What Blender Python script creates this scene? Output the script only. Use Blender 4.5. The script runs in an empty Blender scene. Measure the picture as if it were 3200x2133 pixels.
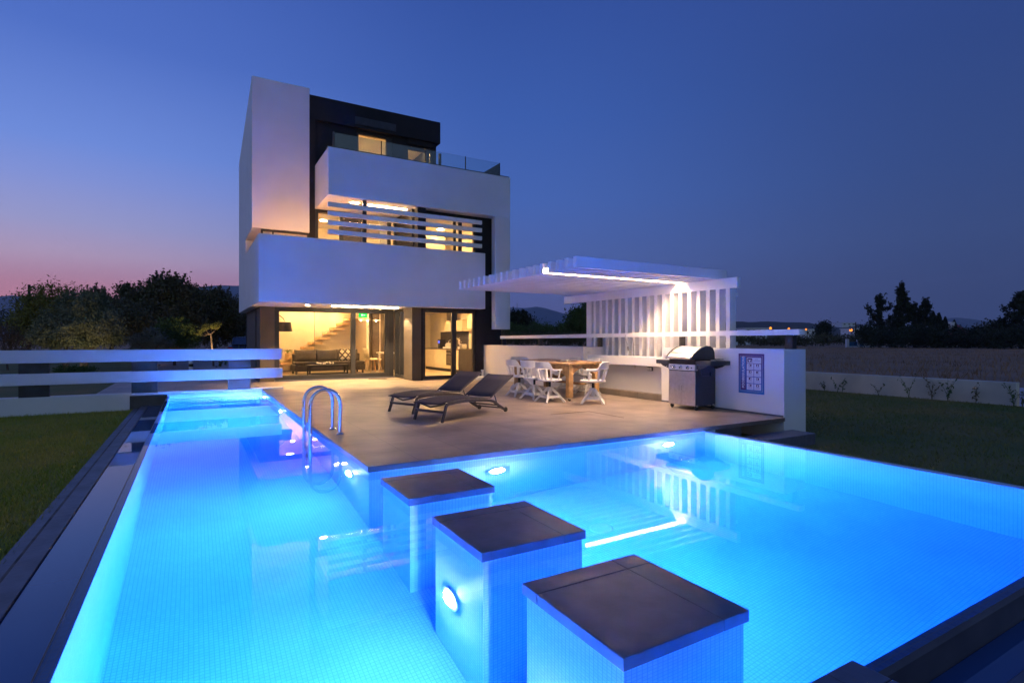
import bpy, bmesh, math, random
import numpy as np
from mathutils import Vector, Matrix
R = math.radians
sc = bpy.context.scene
COL = sc.collection
rng = np.random.default_rng(7)
random.seed(7)
WL = {}          # world location of every parent, so that parts can be given in world coordinates

def lin(r, g, b):
    f = lambda c: (c/255/12.92) if c/255 <= 0.04045 else ((c/255+0.055)/1.055)**2.4
    return (f(r), f(g), f(b))

# ------------------------------------------------------------------ materials
def nmat(name):
    m = bpy.data.materials.new(name); m.use_nodes = True
    nt = m.node_tree; nt.nodes.clear()
    out = nt.nodes.new('ShaderNodeOutputMaterial')
    return m, nt, out

def L(nt, a, b): nt.links.new(a, b)

def mat(name, col, rough=0.55, metal=0.0, var=0.06, vscale=6.0, bump=0.0, bscale=60.0, spec=0.5, detail=4.0, col2=None):
    m, nt, out = nmat(name)
    p = nt.nodes.new('ShaderNodeBsdfPrincipled')
    p.inputs['Roughness'].default_value = rough
    p.inputs['Metallic'].default_value = metal
    p.inputs['Specular IOR Level'].default_value = spec
    geo = nt.nodes.new('ShaderNodeNewGeometry')
    n = nt.nodes.new('ShaderNodeTexNoise'); n.inputs['Scale'].default_value = vscale; n.inputs['Detail'].default_value = detail
    L(nt, geo.outputs['Position'], n.inputs['Vector'])
    mix = nt.nodes.new('ShaderNodeMix'); mix.data_type = 'RGBA'
    c2 = col2 if col2 else tuple(max(0, c*(1-2*var)) for c in col)
    c1 = col if col2 else tuple(min(1, c*(1+var)) for c in col)
    mix.inputs['A'].default_value = (*c1, 1); mix.inputs['B'].default_value = (*c2, 1)
    mr = nt.nodes.new('ShaderNodeMapRange'); mr.inputs['From Min'].default_value = .32; mr.inputs['From Max'].default_value = .68
    L(nt, n.outputs['Fac'], mr.inputs['Value']); L(nt, mr.outputs['Result'], mix.inputs['Factor'])
    L(nt, mix.outputs['Result'], p.inputs['Base Color'])
    if bump:
        b = nt.nodes.new('ShaderNodeTexNoise'); b.inputs['Scale'].default_value = bscale; b.inputs['Detail'].default_value = 3
        L(nt, geo.outputs['Position'], b.inputs['Vector'])
        bu = nt.nodes.new('ShaderNodeBump'); bu.inputs['Strength'].default_value = bump; bu.inputs['Distance'].default_value = .01
        L(nt, b.outputs['Fac'], bu.inputs['Height']); L(nt, bu.outputs['Normal'], p.inputs['Normal'])
    L(nt, p.outputs[0], out.inputs['Surface'])
    return m

def brick_mat(name, axes, col, col2, grout, w, h, msize, rough=.3, offset=0.0, bump=.25, var=.05, shift=(0, 0), spec=.5, nscale=1.5):
    """tiles laid on the plane given by two world axes"""
    m, nt, out = nmat(name)
    geo = nt.nodes.new('ShaderNodeNewGeometry')
    sp = nt.nodes.new('ShaderNodeSeparateXYZ'); L(nt, geo.outputs['Position'], sp.inputs[0])
    cb = nt.nodes.new('ShaderNodeCombineXYZ')
    for i, a in enumerate(axes):
        ad = nt.nodes.new('ShaderNodeMath'); ad.operation = 'ADD'; ad.inputs[1].default_value = shift[i]
        L(nt, sp.outputs[a], ad.inputs[0]); L(nt, ad.outputs[0], cb.inputs[i])
    br = nt.nodes.new('ShaderNodeTexBrick'); br.offset = offset; br.squash = 1
    br.inputs['Scale'].default_value = 1; br.inputs['Brick Width'].default_value = w; br.inputs['Row Height'].default_value = h
    br.inputs['Mortar Size'].default_value = msize; br.inputs['Mortar Smooth'].default_value = .3
    br.inputs['Color1'].default_value = (*col, 1); br.inputs['Color2'].default_value = (*col2, 1); br.inputs['Mortar'].default_value = (*grout, 1)
    L(nt, cb.outputs[0], br.inputs['Vector'])
    n = nt.nodes.new('ShaderNodeTexNoise'); n.inputs['Scale'].default_value = nscale; n.inputs['Detail'].default_value = 6
    L(nt, geo.outputs['Position'], n.inputs['Vector'])
    mr = nt.nodes.new('ShaderNodeMapRange'); mr.inputs['From Min'].default_value = .3; mr.inputs['From Max'].default_value = .7
    mr.inputs['To Min'].default_value = 1-2*var; mr.inputs['To Max'].default_value = 1+var
    L(nt, n.outputs['Fac'], mr.inputs['Value'])
    mx = nt.nodes.new('ShaderNodeMix'); mx.data_type = 'RGBA'; mx.blend_type = 'MULTIPLY'; mx.inputs['Factor'].default_value = 1
    L(nt, br.outputs['Color'], mx.inputs['A']); L(nt, mr.outputs['Result'], mx.inputs['B'])
    p = nt.nodes.new('ShaderNodeBsdfPrincipled'); p.inputs['Roughness'].default_value = rough; p.inputs['Specular IOR Level'].default_value = spec
    L(nt, mx.outputs['Result'], p.inputs['Base Color'])
    if bump:
        bu = nt.nodes.new('ShaderNodeBump'); bu.inputs['Strength'].default_value = bump; bu.inputs['Distance'].default_value = .004; bu.invert = True
        L(nt, br.outputs['Fac'], bu.inputs['Height']); L(nt, bu.outputs['Normal'], p.inputs['Normal'])
    L(nt, p.outputs[0], out.inputs['Surface'])
    return m

def glow(name, col, strength):
    m, nt, out = nmat(name)
    e = nt.nodes.new('ShaderNodeEmission'); e.inputs['Color'].default_value = (*col, 1); e.inputs['Strength'].default_value = strength
    L(nt, e.outputs[0], out.inputs['Surface'])
    return m

def glass_mat(name, tint=(1, 1, 1), ior=1.45, extra=0.0):
    m, nt, out = nmat(name)
    fr = nt.nodes.new('ShaderNodeFresnel'); fr.inputs['IOR'].default_value = ior
    tr = nt.nodes.new('ShaderNodeBsdfTransparent'); tr.inputs['Color'].default_value = (*tint, 1)
    gl = nt.nodes.new('ShaderNodeBsdfGlossy'); gl.inputs['Roughness'].default_value = 0.0
    mx = nt.nodes.new('ShaderNodeMixShader')
    ad = nt.nodes.new('ShaderNodeMath'); ad.operation = 'ADD'; ad.inputs[1].default_value = extra; ad.use_clamp = True
    L(nt, fr.outputs[0], ad.inputs[0]); L(nt, ad.outputs[0], mx.inputs[0]); L(nt, tr.outputs[0], mx.inputs[1]); L(nt, gl.outputs[0], mx.inputs[2])
    L(nt, mx.outputs[0], out.inputs['Surface'])
    return m

WARM = (1.0, .56, .20)
WARM2 = (1.0, .72, .42)
M = {}
M['white'] = mat('white_plaster', (.78, .78, .79), .65, var=.03, vscale=1.2, bump=.10, bscale=220)
M['white2'] = mat('white_painted_metal', (.80, .80, .81), .4, var=.02, vscale=3)
M['black'] = mat('black_plaster', (.012, .012, .018), .8, var=.15, vscale=2, bump=.15, bscale=200)
M['dark'] = mat('dark_brown_plaster', (.10, .078, .06), .7, var=.08, vscale=1.5, bump=.1, bscale=200)
M['frame'] = mat('anthracite_aluminium', (.028, .027, .03), .4, var=.05)
M['cream'] = mat('cream_interior_paint', (.82, .75, .62), .7, var=.02)
M['ceil'] = mat('ceiling_paint', (.85, .82, .75), .7, var=.02)
M['glass'] = glass_mat('window_glass')
M['rail_glass'] = glass_mat('railing_glass', (.84, .92, .95), 1.5, .07)
M['pave'] = brick_mat('terrace_paving', (0, 1), (.36, .285, .225), (.33, .265, .21), (.17, .14, .12), .587, .587, .0045, rough=.40, bump=.4, var=.20, shift=(-1.36, -5.13), nscale=1.7)
M['pave2'] = mat('stone_coping', (.12, .13, .175), .36, var=.12, vscale=7, bump=.06, bscale=40)  # blue of the reflected sky is mixed into this stone colour
M['slate'] = mat('dark_slate', (.10, .10, .12), .45, var=.2, vscale=5, bump=.25, bscale=18)
M['slate2'] = mat('dark_wall_tile', (.085, .08, .085), .35, var=.15, vscale=4)
tc, tc2, tg = (.70, .82, .88), (.62, .77, .86), (.42, .60, .70)
M['tileF'] = brick_mat('pool_mosaic_floor', (0, 1), tc, tc2, tg, .028, .028, .0026, rough=.25, bump=.12, var=.05)
M['tileX'] = brick_mat('pool_mosaic_side', (1, 2), tc, tc2, tg, .028, .028, .0026, rough=.25, bump=.12, var=.05)
M['tileY'] = brick_mat('pool_mosaic_end', (0, 2), tc, tc2, tg, .028, .028, .0026, rough=.25, bump=.12, var=.05)
M['steel'] = mat('brushed_steel', (.62, .61, .60), .28, 1.0, var=.05, vscale=20)
M['chrome'] = mat('polished_steel', (.78, .79, .80), .07, 1.0, var=.02)
M['mesh'] = mat('grey_sling_fabric', (.036, .032, .045), .75, var=.1, vscale=200, bump=.2, bscale=500)
M['gunmetal'] = mat('grey_painted_aluminium', (.06, .056, .065), .42, var=.05)
M['wood'] = mat('oak_wood', (.42, .25, .11), .5, var=.18, vscale=9, bump=.05, bscale=60)
M['tread'] = mat('warm_oak_tread', (.66, .46, .25), .5, var=.12, vscale=8)
M['chairw'] = mat('white_lacquered_wood', (.74, .73, .73), .42, var=.04, vscale=14)
M['iron'] = mat('black_iron', (.03, .028, .028), .45, .4)
M['grilldark'] = mat('dark_blue_enamel', (.035, .042, .055), .35, var=.05)
M['rubber'] = mat('black_rubber', (.02, .02, .022), .6)
M['edge'] = brick_mat('glow_blue_edge_mosaic', (0, 1), (.03, .10, .26), (.025, .08, .22), (.05, .10, .2), .028, .028, .0026, rough=.2, bump=.1)  # pool glow on the overflow edge is put into the tile colour
M['sofa'] = mat('charcoal_sofa_fabric', (.075, .065, .06), .85, var=.15, vscale=30, bump=.2, bscale=300)
M['shade'] = mat('charcoal_lamp_shade', (.09, .075, .075), .8, var=.1)
M['soil'] = mat('dark_soil', (.05, .04, .03), .95, var=.3, vscale=3)

def water_mat():
    m, nt, out = nmat('pool_water')
    g = nt.nodes.new('ShaderNodeBsdfGlass'); g.inputs['IOR'].default_value = 1.333; g.inputs['Roughness'].default_value = 0.0
    geo = nt.nodes.new('ShaderNodeNewGeometry')
    n = nt.nodes.new('ShaderNodeTexNoise'); n.inputs['Scale'].default_value = 1.1; n.inputs['Detail'].default_value = 1
    L(nt, geo.outputs['Position'], n.inputs['Vector'])
    b = nt.nodes.new('ShaderNodeBump'); b.inputs['Strength'].default_value = .012; b.inputs['Distance'].default_value = .05
    L(nt, n.outputs['Fac'], b.inputs['Height']); L(nt, b.outputs['Normal'], g.inputs['Normal'])
    L(nt, g.outputs[0], out.inputs['Surface'])
    v = nt.nodes.new('ShaderNodeVolumeAbsorption')
    v.inputs['Color'].default_value = (.05, .76, .99, 1); v.inputs['Density'].default_value = 1.0
    L(nt, v.outputs[0], out.inputs['Volume'])
    return m
M['water'] = water_mat()

# ------------------------------------------------------------------ mesh builder
class MB:
    def __init__(s): s.v = []; s.f = []
    def add(s, vs, fs):
        o = len(s.v); s.v += [tuple(v) for v in vs]; s.f += [tuple(i+o for i in f) for f in fs]; return s
    def box(s, x0, x1, y0, y1, z0, z1):
        return s.add([(x0,y0,z0),(x1,y0,z0),(x1,y1,z0),(x0,y1,z0),(x0,y0,z1),(x1,y0,z1),(x1,y1,z1),(x0,y1,z1)],
                     [(0,3,2,1),(4,5,6,7),(0,1,5,4),(1,2,6,5),(2,3,7,6),(3,0,4,7)])
    def bar(s, p, q, w, h, up=(0,0,1)):
        p, q = Vector(p), Vector(q); d = (q-p).normalized(); up = Vector(up)
        if abs(d.dot(up)) > .98: up = Vector((1,0,0))
        sd = d.cross(up).normalized()*w/2; u = sd.cross(d).normalized()*h/2
        vs = [p-sd-u, p+sd-u, p+sd+u, p-sd+u, q-sd-u, q+sd-u, q+sd+u, q-sd+u]
        return s.add(vs, [(0,1,2,3),(7,6,5,4),(0,4,5,1),(1,5,6,2),(2,6,7,3),(3,7,4,0)])
    def taper(s, p, q, w0, h0, w1, h1, up=(0,0,1)):
        p, q = Vector(p), Vector(q); d = (q-p).normalized(); up = Vector(up)
        if abs(d.dot(up)) > .98: up = Vector((1,0,0))
        sd = d.cross(up).normalized(); u = sd.cross(d).normalized()
        vs = [p-sd*w0/2-u*h0/2, p+sd*w0/2-u*h0/2, p+sd*w0/2+u*h0/2, p-sd*w0/2+u*h0/2,
              q-sd*w1/2-u*h1/2, q+sd*w1/2-u*h1/2, q+sd*w1/2+u*h1/2, q-sd*w1/2+u*h1/2]
        return s.add(vs, [(0,1,2,3),(7,6,5,4),(0,4,5,1),(1,5,6,2),(2,6,7,3),(3,7,4,0)])
    def tube(s, pts, r, n=8):
        pts = [Vector(p) for p in pts]; rs = r if isinstance(r, (list, tuple)) else [r]*len(pts)
        o = len(s.v); ref = None
        for i, p in enumerate(pts):
            d = (pts[min(i+1, len(pts)-1)]-pts[max(i-1, 0)]).normalized()
            if ref is None: ref = Vector((0,0,1)) if abs(d.z) < .9 else Vector((1,0,0))
            a = d.cross(ref).normalized(); b = a.cross(d).normalized(); ref = b
            for k in range(n):
                t = 2*math.pi*k/n; s.v.append(tuple(p+a*rs[i]*math.cos(t)+b*rs[i]*math.sin(t)))
        for i in range(len(pts)-1):
            for k in range(n):
                k2 = (k+1) % n; s.f.append((o+i*n+k, o+i*n+k2, o+(i+1)*n+k2, o+(i+1)*n+k))
        s.f.append(tuple(o+k for k in range(n))[::-1]); s.f.append(tuple(o+(len(pts)-1)*n+k for k in range(n)))
        return s
    def lathe(s, prof, c=(0,0,0), n=20, axis='z'):
        o = len(s.v)
        for r, z in prof:
            for k in range(n):
                t = 2*math.pi*k/n; a, b = r*math.cos(t), r*math.sin(t)
                v = {'z': (a, b, z), 'x': (z, a, b), 'y': (b, z, a)}[axis]
                s.v.append((c[0]+v[0], c[1]+v[1], c[2]+v[2]))
        for i in range(len(prof)-1):
            for k in range(n):
                k2 = (k+1) % n; s.f.append((o+i*n+k, o+i*n+k2, o+(i+1)*n+k2, o+(i+1)*n+k))
        s.f.append(tuple(o+k for k in range(n))[::-1]); s.f.append(tuple(o+(len(prof)-1)*n+k for k in range(n)))
        return s
    def prism(s, poly, a, b, axis='z'):
        n = len(poly); mk = {'z': lambda p, t: (p[0], p[1], t), 'x': lambda p, t: (t, p[0], p[1]), 'y': lambda p, t: (p[0], t, p[1])}[axis]
        return s.add([mk(p, a) for p in poly]+[mk(p, b) for p in poly],
                     [tuple(range(n))[::-1], tuple(range(n, 2*n))]+[(i, (i+1) % n, n+(i+1) % n, n+i) for i in range(n)])
    def wall(s, axis, t0, t1, a0, a1, z0, z1, holes=()):
        """slab with rectangular holes; axis 'y': spans x (a) and z, thickness along y"""
        xs = sorted({a0, a1, *[h[0] for h in holes], *[h[1] for h in holes]}); zs = sorted({z0, z1, *[h[2] for h in holes], *[h[3] for h in holes]})
        xs = [x for x in xs if a0 <= x <= a1]; zs = [z for z in zs if z0 <= z <= z1]
        full = lambda i, j: 0 <= i < len(xs)-1 and 0 <= j < len(zs)-1 and not any(h[0] <= (xs[i]+xs[i+1])/2 <= h[1] and h[2] <= (zs[j]+zs[j+1])/2 <= h[3] for h in holes)
        P = (lambda a, t, z: (a, t, z)) if axis == 'y' else (lambda a, t, z: (t, a, z))
        for i in range(len(xs)-1):
            for j in range(len(zs)-1):
                if not full(i, j): continue
                A, B, c, d = xs[i], xs[i+1], zs[j], zs[j+1]
                s.add([P(A,t0,c), P(B,t0,c), P(B,t0,d), P(A,t0,d)], [(0,1,2,3)]); s.add([P(A,t1,c), P(B,t1,c), P(B,t1,d), P(A,t1,d)], [(3,2,1,0)])
                if not full(i-1, j): s.add([P(A,t0,c), P(A,t1,c), P(A,t1,d), P(A,t0,d)], [(3,2,1,0)])
                if not full(i+1, j): s.add([P(B,t0,c), P(B,t1,c), P(B,t1,d), P(B,t0,d)], [(0,1,2,3)])
                if not full(i, j-1): s.add([P(A,t0,c), P(B,t0,c), P(B,t1,c), P(A,t1,c)], [(3,2,1,0)])
                if not full(i, j+1): s.add([P(A,t0,d), P(B,t0,d), P(B,t1,d), P(A,t1,d)], [(0,1,2,3)])
        return s
    def build(s, name, m, parent=None, smooth=False, bevel=0, loc=None, label=None):
        me = bpy.data.meshes.new(name)
        off = WL[parent.name] if parent is not None else (loc or (0, 0, 0))
        me.from_pydata([(v[0]-off[0], v[1]-off[1], v[2]-off[2]) for v in s.v], [], s.f)
        bm = bmesh.new(); bm.from_mesh(me)
        bmesh.ops.remove_doubles(bm, verts=bm.verts, dist=1e-5)
        bmesh.ops.recalc_face_normals(bm, faces=bm.faces); bm.to_mesh(me); bm.free()
        if smooth:
            me.shade_smooth()
            if smooth != 'all': me.set_sharp_from_angle(angle=R(38))
        me.materials.append(M[m] if isinstance(m, str) else m)
        o = bpy.data.objects.new(name, me); COL.objects.link(o)
        if parent is not None: o.parent = parent
        else: o.location = off
        WL[o.name] = off
        if label: o['label'] = label
        if bevel:
            b = o.modifiers.new('edge', 'BEVEL'); b.width = bevel; b.segments = 2; b.limit_method = 'ANGLE'; b.angle_limit = R(40)
            if not smooth: me.shade_smooth(); me.set_sharp_from_angle(angle=R(30))
        return o

def tag(o, label, cat, group=None):
    o['label'] = label; o['category'] = cat
    if group: o['group'] = group
    return o
def thing(name, label, cat, loc=(0, 0, 0), group=None):
    o = bpy.data.objects.new(name, None); COL.objects.link(o); o.location = loc; WL[o.name] = tuple(loc); o.empty_display_size = .1
    return tag(o, label, cat, group)
def kind(o, k): o['kind'] = k; return o
def dup(root, loc, rz=None, label=None, group=None):
    def cp(o, par):
        c = o.copy(); COL.objects.link(c); c.parent = par
        for ch in list(o.children): cp(ch, c)
        return c
    r = cp(root, None); r.location = loc
    if rz is not None: r.rotation_euler = (0, 0, rz)
    if label: r['label'] = label
    if group: r['group'] = group
    return r
def raw(name, verts, faces, m, parent=None, smooth=False, loc=(0, 0, 0)):
    """big meshes straight from numpy: verts (n,3), faces (m,k)"""
    off = np.array(WL[parent.name] if parent is not None else loc)
    me = bpy.data.meshes.new(name); verts = np.asarray(verts, dtype=np.float32)-off.astype(np.float32); faces = np.asarray(faces, dtype=np.int32)
    k = faces.shape[1]
    me.vertices.add(len(verts)); me.vertices.foreach_set('co', verts.ravel())
    me.loops.add(faces.size); me.loops.foreach_set('vertex_index', faces.ravel())
    me.polygons.add(len(faces)); me.polygons.foreach_set('loop_start', np.arange(0, faces.size, k, dtype=np.int32))
    me.polygons.foreach_set('loop_total', np.full(len(faces), k, dtype=np.int32))
    me.update(calc_edges=True); me.validate()
    if smooth: me.shade_smooth()
    me.materials.append(M[m] if isinstance(m, str) else m)
    o = bpy.data.objects.new(name, me); COL.objects.link(o)
    if parent is not None: o.parent = parent
    else: o.location = loc
    WL[o.name] = tuple(off)
    return o
def lamp(kind_, name, parent, loc, energy, col, rot=(0, 0, 0), **kw):
    l = bpy.data.lights.new(name, kind_); l.energy = energy; l.color = col
    for k, v in kw.items(): setattr(l, k, v)
    o = bpy.data.objects.new(name, l); COL.objects.link(o); o.rotation_euler = rot
    if parent is not None:
        o.parent = parent; off = WL[parent.name]; o.location = (loc[0]-off[0], loc[1]-off[1], loc[2]-off[2])
    else: o.location = loc
    return o

# ------------------------------------------------------------------ camera, world, render settings
cam = bpy.data.cameras.new('camera'); cam.sensor_width = 36; cam.lens = 19.162; cam.shift_y = -.00166; cam.clip_end = 12000; cam.clip_start = .05
co = bpy.data.objects.new('camera', cam); COL.objects.link(co); co.location = (0, 0, 1.2); co.rotation_euler = (R(90), 0, R(-30.28)); sc.camera = co
sc.view_settings.view_transform = 'Standard'; sc.view_settings.look = 'None'; sc.view_settings.gamma = 1; sc.view_settings.use_curve_mapping = False
sc.view_settings.exposure = 0
sc.render.engine = 'CYCLES'
cy = sc.cycles
cy.use_denoising = True; cy.denoiser = 'OPENIMAGEDENOISE'
cy.max_bounces = 10; cy.diffuse_bounces = 4; cy.glossy_bounces = 5; cy.transmission_bounces = 8; cy.transparent_max_bounces = 16; cy.volume_bounces = 0
cy.caustics_refractive = True; cy.caustics_reflective = False; cy.sample_clamp_indirect = 60; cy.sample_clamp_direct = 0; cy.blur_glossy = .5
cy.use_adaptive_sampling = True; cy.adaptive_threshold = .015

w = bpy.data.worlds.new('World'); sc.world = w; w.use_nodes = True
nt = w.node_tree; nt.nodes.clear()
wo = nt.nodes.new('ShaderNodeOutputWorld'); bg = nt.nodes.new('ShaderNodeBackground'); L(nt, bg.outputs[0], wo.inputs[0])
tcn = nt.nodes.new('ShaderNodeTexCoord')
sep = nt.nodes.new('ShaderNodeSeparateXYZ'); L(nt, tcn.outputs['Generated'], sep.inputs[0])
asn = nt.nodes.new('ShaderNodeMath'); asn.operation = 'ARCSINE'; L(nt, sep.outputs['Z'], asn.inputs[0])
el = nt.nodes.new('ShaderNodeMath'); el.operation = 'DIVIDE'; el.inputs[1].default_value = math.pi/2; el.use_clamp = True; L(nt, asn.outputs[0], el.inputs[0])
flat = nt.nodes.new('ShaderNodeVectorMath'); flat.operation = 'MULTIPLY'; flat.inputs[1].default_value = (1, 1, 0); L(nt, tcn.outputs['Generated'], flat.inputs[0])
nrm = nt.nodes.new('ShaderNodeVectorMath'); nrm.operation = 'NORMALIZE'; L(nt, flat.outputs[0], nrm.inputs[0])
dt = nt.nodes.new('ShaderNodeVectorMath'); dt.operation = 'DOT_PRODUCT'; a0 = R(-38); dt.inputs[1].default_value = (math.sin(a0), math.cos(a0), 0); L(nt, nrm.outputs[0], dt.inputs[0])
def ramp(stops):
    r = nt.nodes.new('ShaderNodeValToRGB'); e = r.color_ramp.elements; r.color_ramp.interpolation = 'EASE' if False else 'LINEAR'
    for i, (deg, c) in enumerate(stops):
        if i < 2: el_ = e[i]; el_.position = deg/90
        else: el_ = e.new(deg/90)
        el_.color = (*lin(*c), 1)
    L(nt, el.outputs[0], r.inputs[0]); return r
SKY_W = ramp([(0, (196, 120, 132)), (90, (46, 72, 146)), (2, (192, 122, 140)), (4.6, (182, 128, 150)), (7, (172, 149, 178)), (9.6, (146, 147, 192)), (13, (122, 138, 201)), (16, (102, 130, 203)), (24, (72, 102, 180)), (36, (54, 82, 160)), (55, (48, 74, 150))])
SKY_M = ramp([(0, (86, 80, 128)), (90, (46, 72, 146)), (3, (80, 86, 140)), (8, (72, 93, 156)), (14, (62, 92, 162)), (22, (52, 84, 156)), (32, (44, 72, 142)), (50, (44, 70, 144))])
SKY_E = ramp([(0, (44, 56, 96)), (90, (46, 72, 146)), (4, (46, 60, 102)), (9, (48, 66, 112)), (15, (44, 65, 116)), (24, (40, 62, 118)), (40, (42, 64, 130))])
def mrange(f0, f1):
    m = nt.nodes.new('ShaderNodeMapRange'); m.inputs['From Min'].default_value = f0; m.inputs['From Max'].default_value = f1; m.interpolation_type = 'SMOOTHSTEP'
    L(nt, dt.outputs['Value'], m.inputs['Value']); return m
m1 = mrange(-.40, .42); m2 = mrange(.36, .94)
x1 = nt.nodes.new('ShaderNodeMix'); x1.data_type = 'RGBA'; L(nt, m1.outputs[0], x1.inputs['Factor']); L(nt, SKY_E.outputs[0], x1.inputs['A']); L(nt, SKY_M.outputs[0], x1.inputs['B'])
x2 = nt.nodes.new('ShaderNodeMix'); x2.data_type = 'RGBA'; L(nt, m2.outputs[0], x2.inputs['Factor']); L(nt, x1.outputs['Result'], x2.inputs['A']); L(nt, SKY_W.outputs[0], x2.inputs['B'])
# added fill glow, unseen behind the camera's left shoulder, lifting facade and lawn
d2 = nt.nodes.new('ShaderNodeVectorMath'); d2.operation = 'DOT_PRODUCT'; a1 = R(-140); d2.inputs[1].default_value = (math.sin(a1), math.cos(a1), 0); L(nt, nrm.outputs[0], d2.inputs[0])
m3 = nt.nodes.new('ShaderNodeMapRange'); m3.inputs['From Min'].default_value = .10; m3.inputs['From Max'].default_value = .95; m3.interpolation_type = 'SMOOTHSTEP'; L(nt, d2.outputs['Value'], m3.inputs['Value'])
m4 = nt.nodes.new('ShaderNodeMapRange'); m4.inputs['From Min'].default_value = .62; m4.inputs['From Max'].default_value = .08; m4.interpolation_type = 'SMOOTHSTEP'; L(nt, el.outputs[0], m4.inputs['Value'])
gm = nt.nodes.new('ShaderNodeMath'); gm.operation = 'MULTIPLY'; L(nt, m3.outputs[0], gm.inputs[0]); L(nt, m4.outputs[0], gm.inputs[1])
x3 = nt.nodes.new('ShaderNodeMix'); x3.data_type = 'RGBA'; x3.blend_type = 'ADD'; L(nt, gm.outputs[0], x3.inputs['Factor']); L(nt, x2.outputs['Result'], x3.inputs['A']); x3.inputs['B'].default_value = (.175, .225, .13, 1)
L(nt, x3.outputs['Result'], bg.inputs['Color']); bg.inputs['Strength'].default_value = 1.33
# ------------------------------------------------------------------ pool
WZ = -.065; PF = -1.6; XL, XD, YE, YD, YF, XR = -.46, 1.435, 1.145, 5.15, 14.38, 6.09
pool = thing('swimming_pool', 'L-shaped pool lined with pale mosaic, brim full to its vanishing edge', 'pool', (XL, YE, PF))
b = MB()
b.box(XL-.05, XD+.02, YE-.05, YF+.05, PF-.1, PF); b.box(XD+.02, XR+.05, YE-.05, YD+.02, PF-.1, PF)
b.build('pool_floor', 'tileF', pool)
MB().prism([(XL-.055, PF), (XL, PF), (XL, -.085), (XL-.055, -.09)], YE-.055, YF, 'y').build('overflow_wall', 'tileX', pool)
MB().prism([(XL-.055, -.0899), (XL-.002, -.0849), (XL-.002, -.075), (XL-.055, -.08)], YE, YF, 'y').build('overflow_edge', 'edge', pool)
MB().prism([(YE-.055, -.0899), (YE-.002, -.0849), (YE-.002, -.075), (YE-.055, -.08)], XL-.055, XR+.1, 'x').build('overflow_edge', 'edge', pool)
MB().prism([(XL-.085, PF), (XL-.0551, PF), (XL-.0551, -.0653), (XL-.07, -.085), (XL-.085, -.3)], YE-.085, YF, 'y').build('outer_face', 'slate2', pool)
MB().prism([(YE, PF), (YE, -.085), (YE-.055, -.09), (YE-.055, PF)], XL, XR+.1, 'x').build('overflow_wall', 'tileY', pool)
MB().prism([(YE-.0551, PF), (YE-.0551, -.0653), (YE-.07, -.085), (YE-.085, -.3), (YE-.085, PF)], XL-.085, XR+.2, 'x').build('outer_face', 'slate2', pool)
MB().prism([(XR, PF), (XR, -.088), (XR+.1, -.092), (XR+.2, -.16), (XR+.2, PF)], YE-.05, YD, 'y').build('overflow_wall', 'tileX', pool)
MB().box(XD, XD+.15, YD-.0, YF+.05, PF, -.058).build('side_wall', 'tileX', pool)
MB().box(XD+.151, XR+.21, YD, YD+.15, PF, -.058).build('side_wall', 'tileY', pool)
MB().box(XD, XD+.151, YD-.001, YD+.001, PF, -.058).build('corner_tile', 'tileY', pool)
MB().box(XL-.05, XD, YF, YF+.12, PF, -.02).build('end_wall', 'tileY', pool)
s = MB()
for i in range(3): s.box(XL, XD, YF-.34*(3-i), YF-.34*(2-i), PF+.001, PF+.33*(i+1))
s.build('step', 'tileF', pool)
dr = MB().lathe([(.001, PF+.012), (.10, PF+.012), (.115, PF+.001)], (3.35, 4.05, 0), 20).build('floor_drain', 'chairw', pool)

# water: one closed volume, running a finger deep over the vanishing edges
poly = [(XL-.055, YE-.055), (XR+.1, YE-.055), (XR+.1, YD+.02), (XD+.02, YD+.02), (XD+.02, YF+.02), (XL-.055, YF+.02)]
kind(MB().prism(poly, PF-.02, WZ).build('pool_water', 'water', None), 'structure')

# underwater lights
M['poollamp'] = glow('pool_lamp_lens', (.55, .40, 1.0), 3700)
M['poollamp2'] = glow('pool_lamp_lens_soft', (.55, .42, 1.0), 6500); M['poollamp3'] = glow('pool_lamp_lens_small', (.55, .40, 1.0), 2600)
def pool_light(c, axis, sgn, label, m='poollamp', r=.085):
    t = thing('pool_light', label, 'pool light', c, 'round underwater pool lights')
    d = .012*sgn
    MB().lathe([(r+.022, 0), (r+.03, d), (r+.002, d*1.15), (r+.002, d*.2)], c, 28, axis).build('ring', 'white2', t, smooth=True)
    MB().lathe([(.001, sgn*.042), (r*.45, sgn*.038), (r*.8, sgn*.026), (r, d*.8), (r, d*.2)], c, 28, axis).build('lens', m, t, smooth=True)
pool_light((XD, 13.75, -.62), 'x', -1, 'underwater light in the terrace wall nearest the white fence end of the pool', 'poollamp2', .075)
pool_light((XD, 11.06, -.66), 'x', -1, 'underwater light in the terrace wall beyond the ladder, second from the fence', 'poollamp2', .08)
pool_light((XD, 5.86, -.66), 'x', -1, 'underwater light between the pool ladder and the terrace corner')
pool_light((2.82, YD, -.62), 'y', -1, 'underwater light in the wall behind the smallest stepping block')
pool_light((5.38, YD, -.60), 'y', -1, 'underwater light in the wall below the grill end of the terrace')
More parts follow.
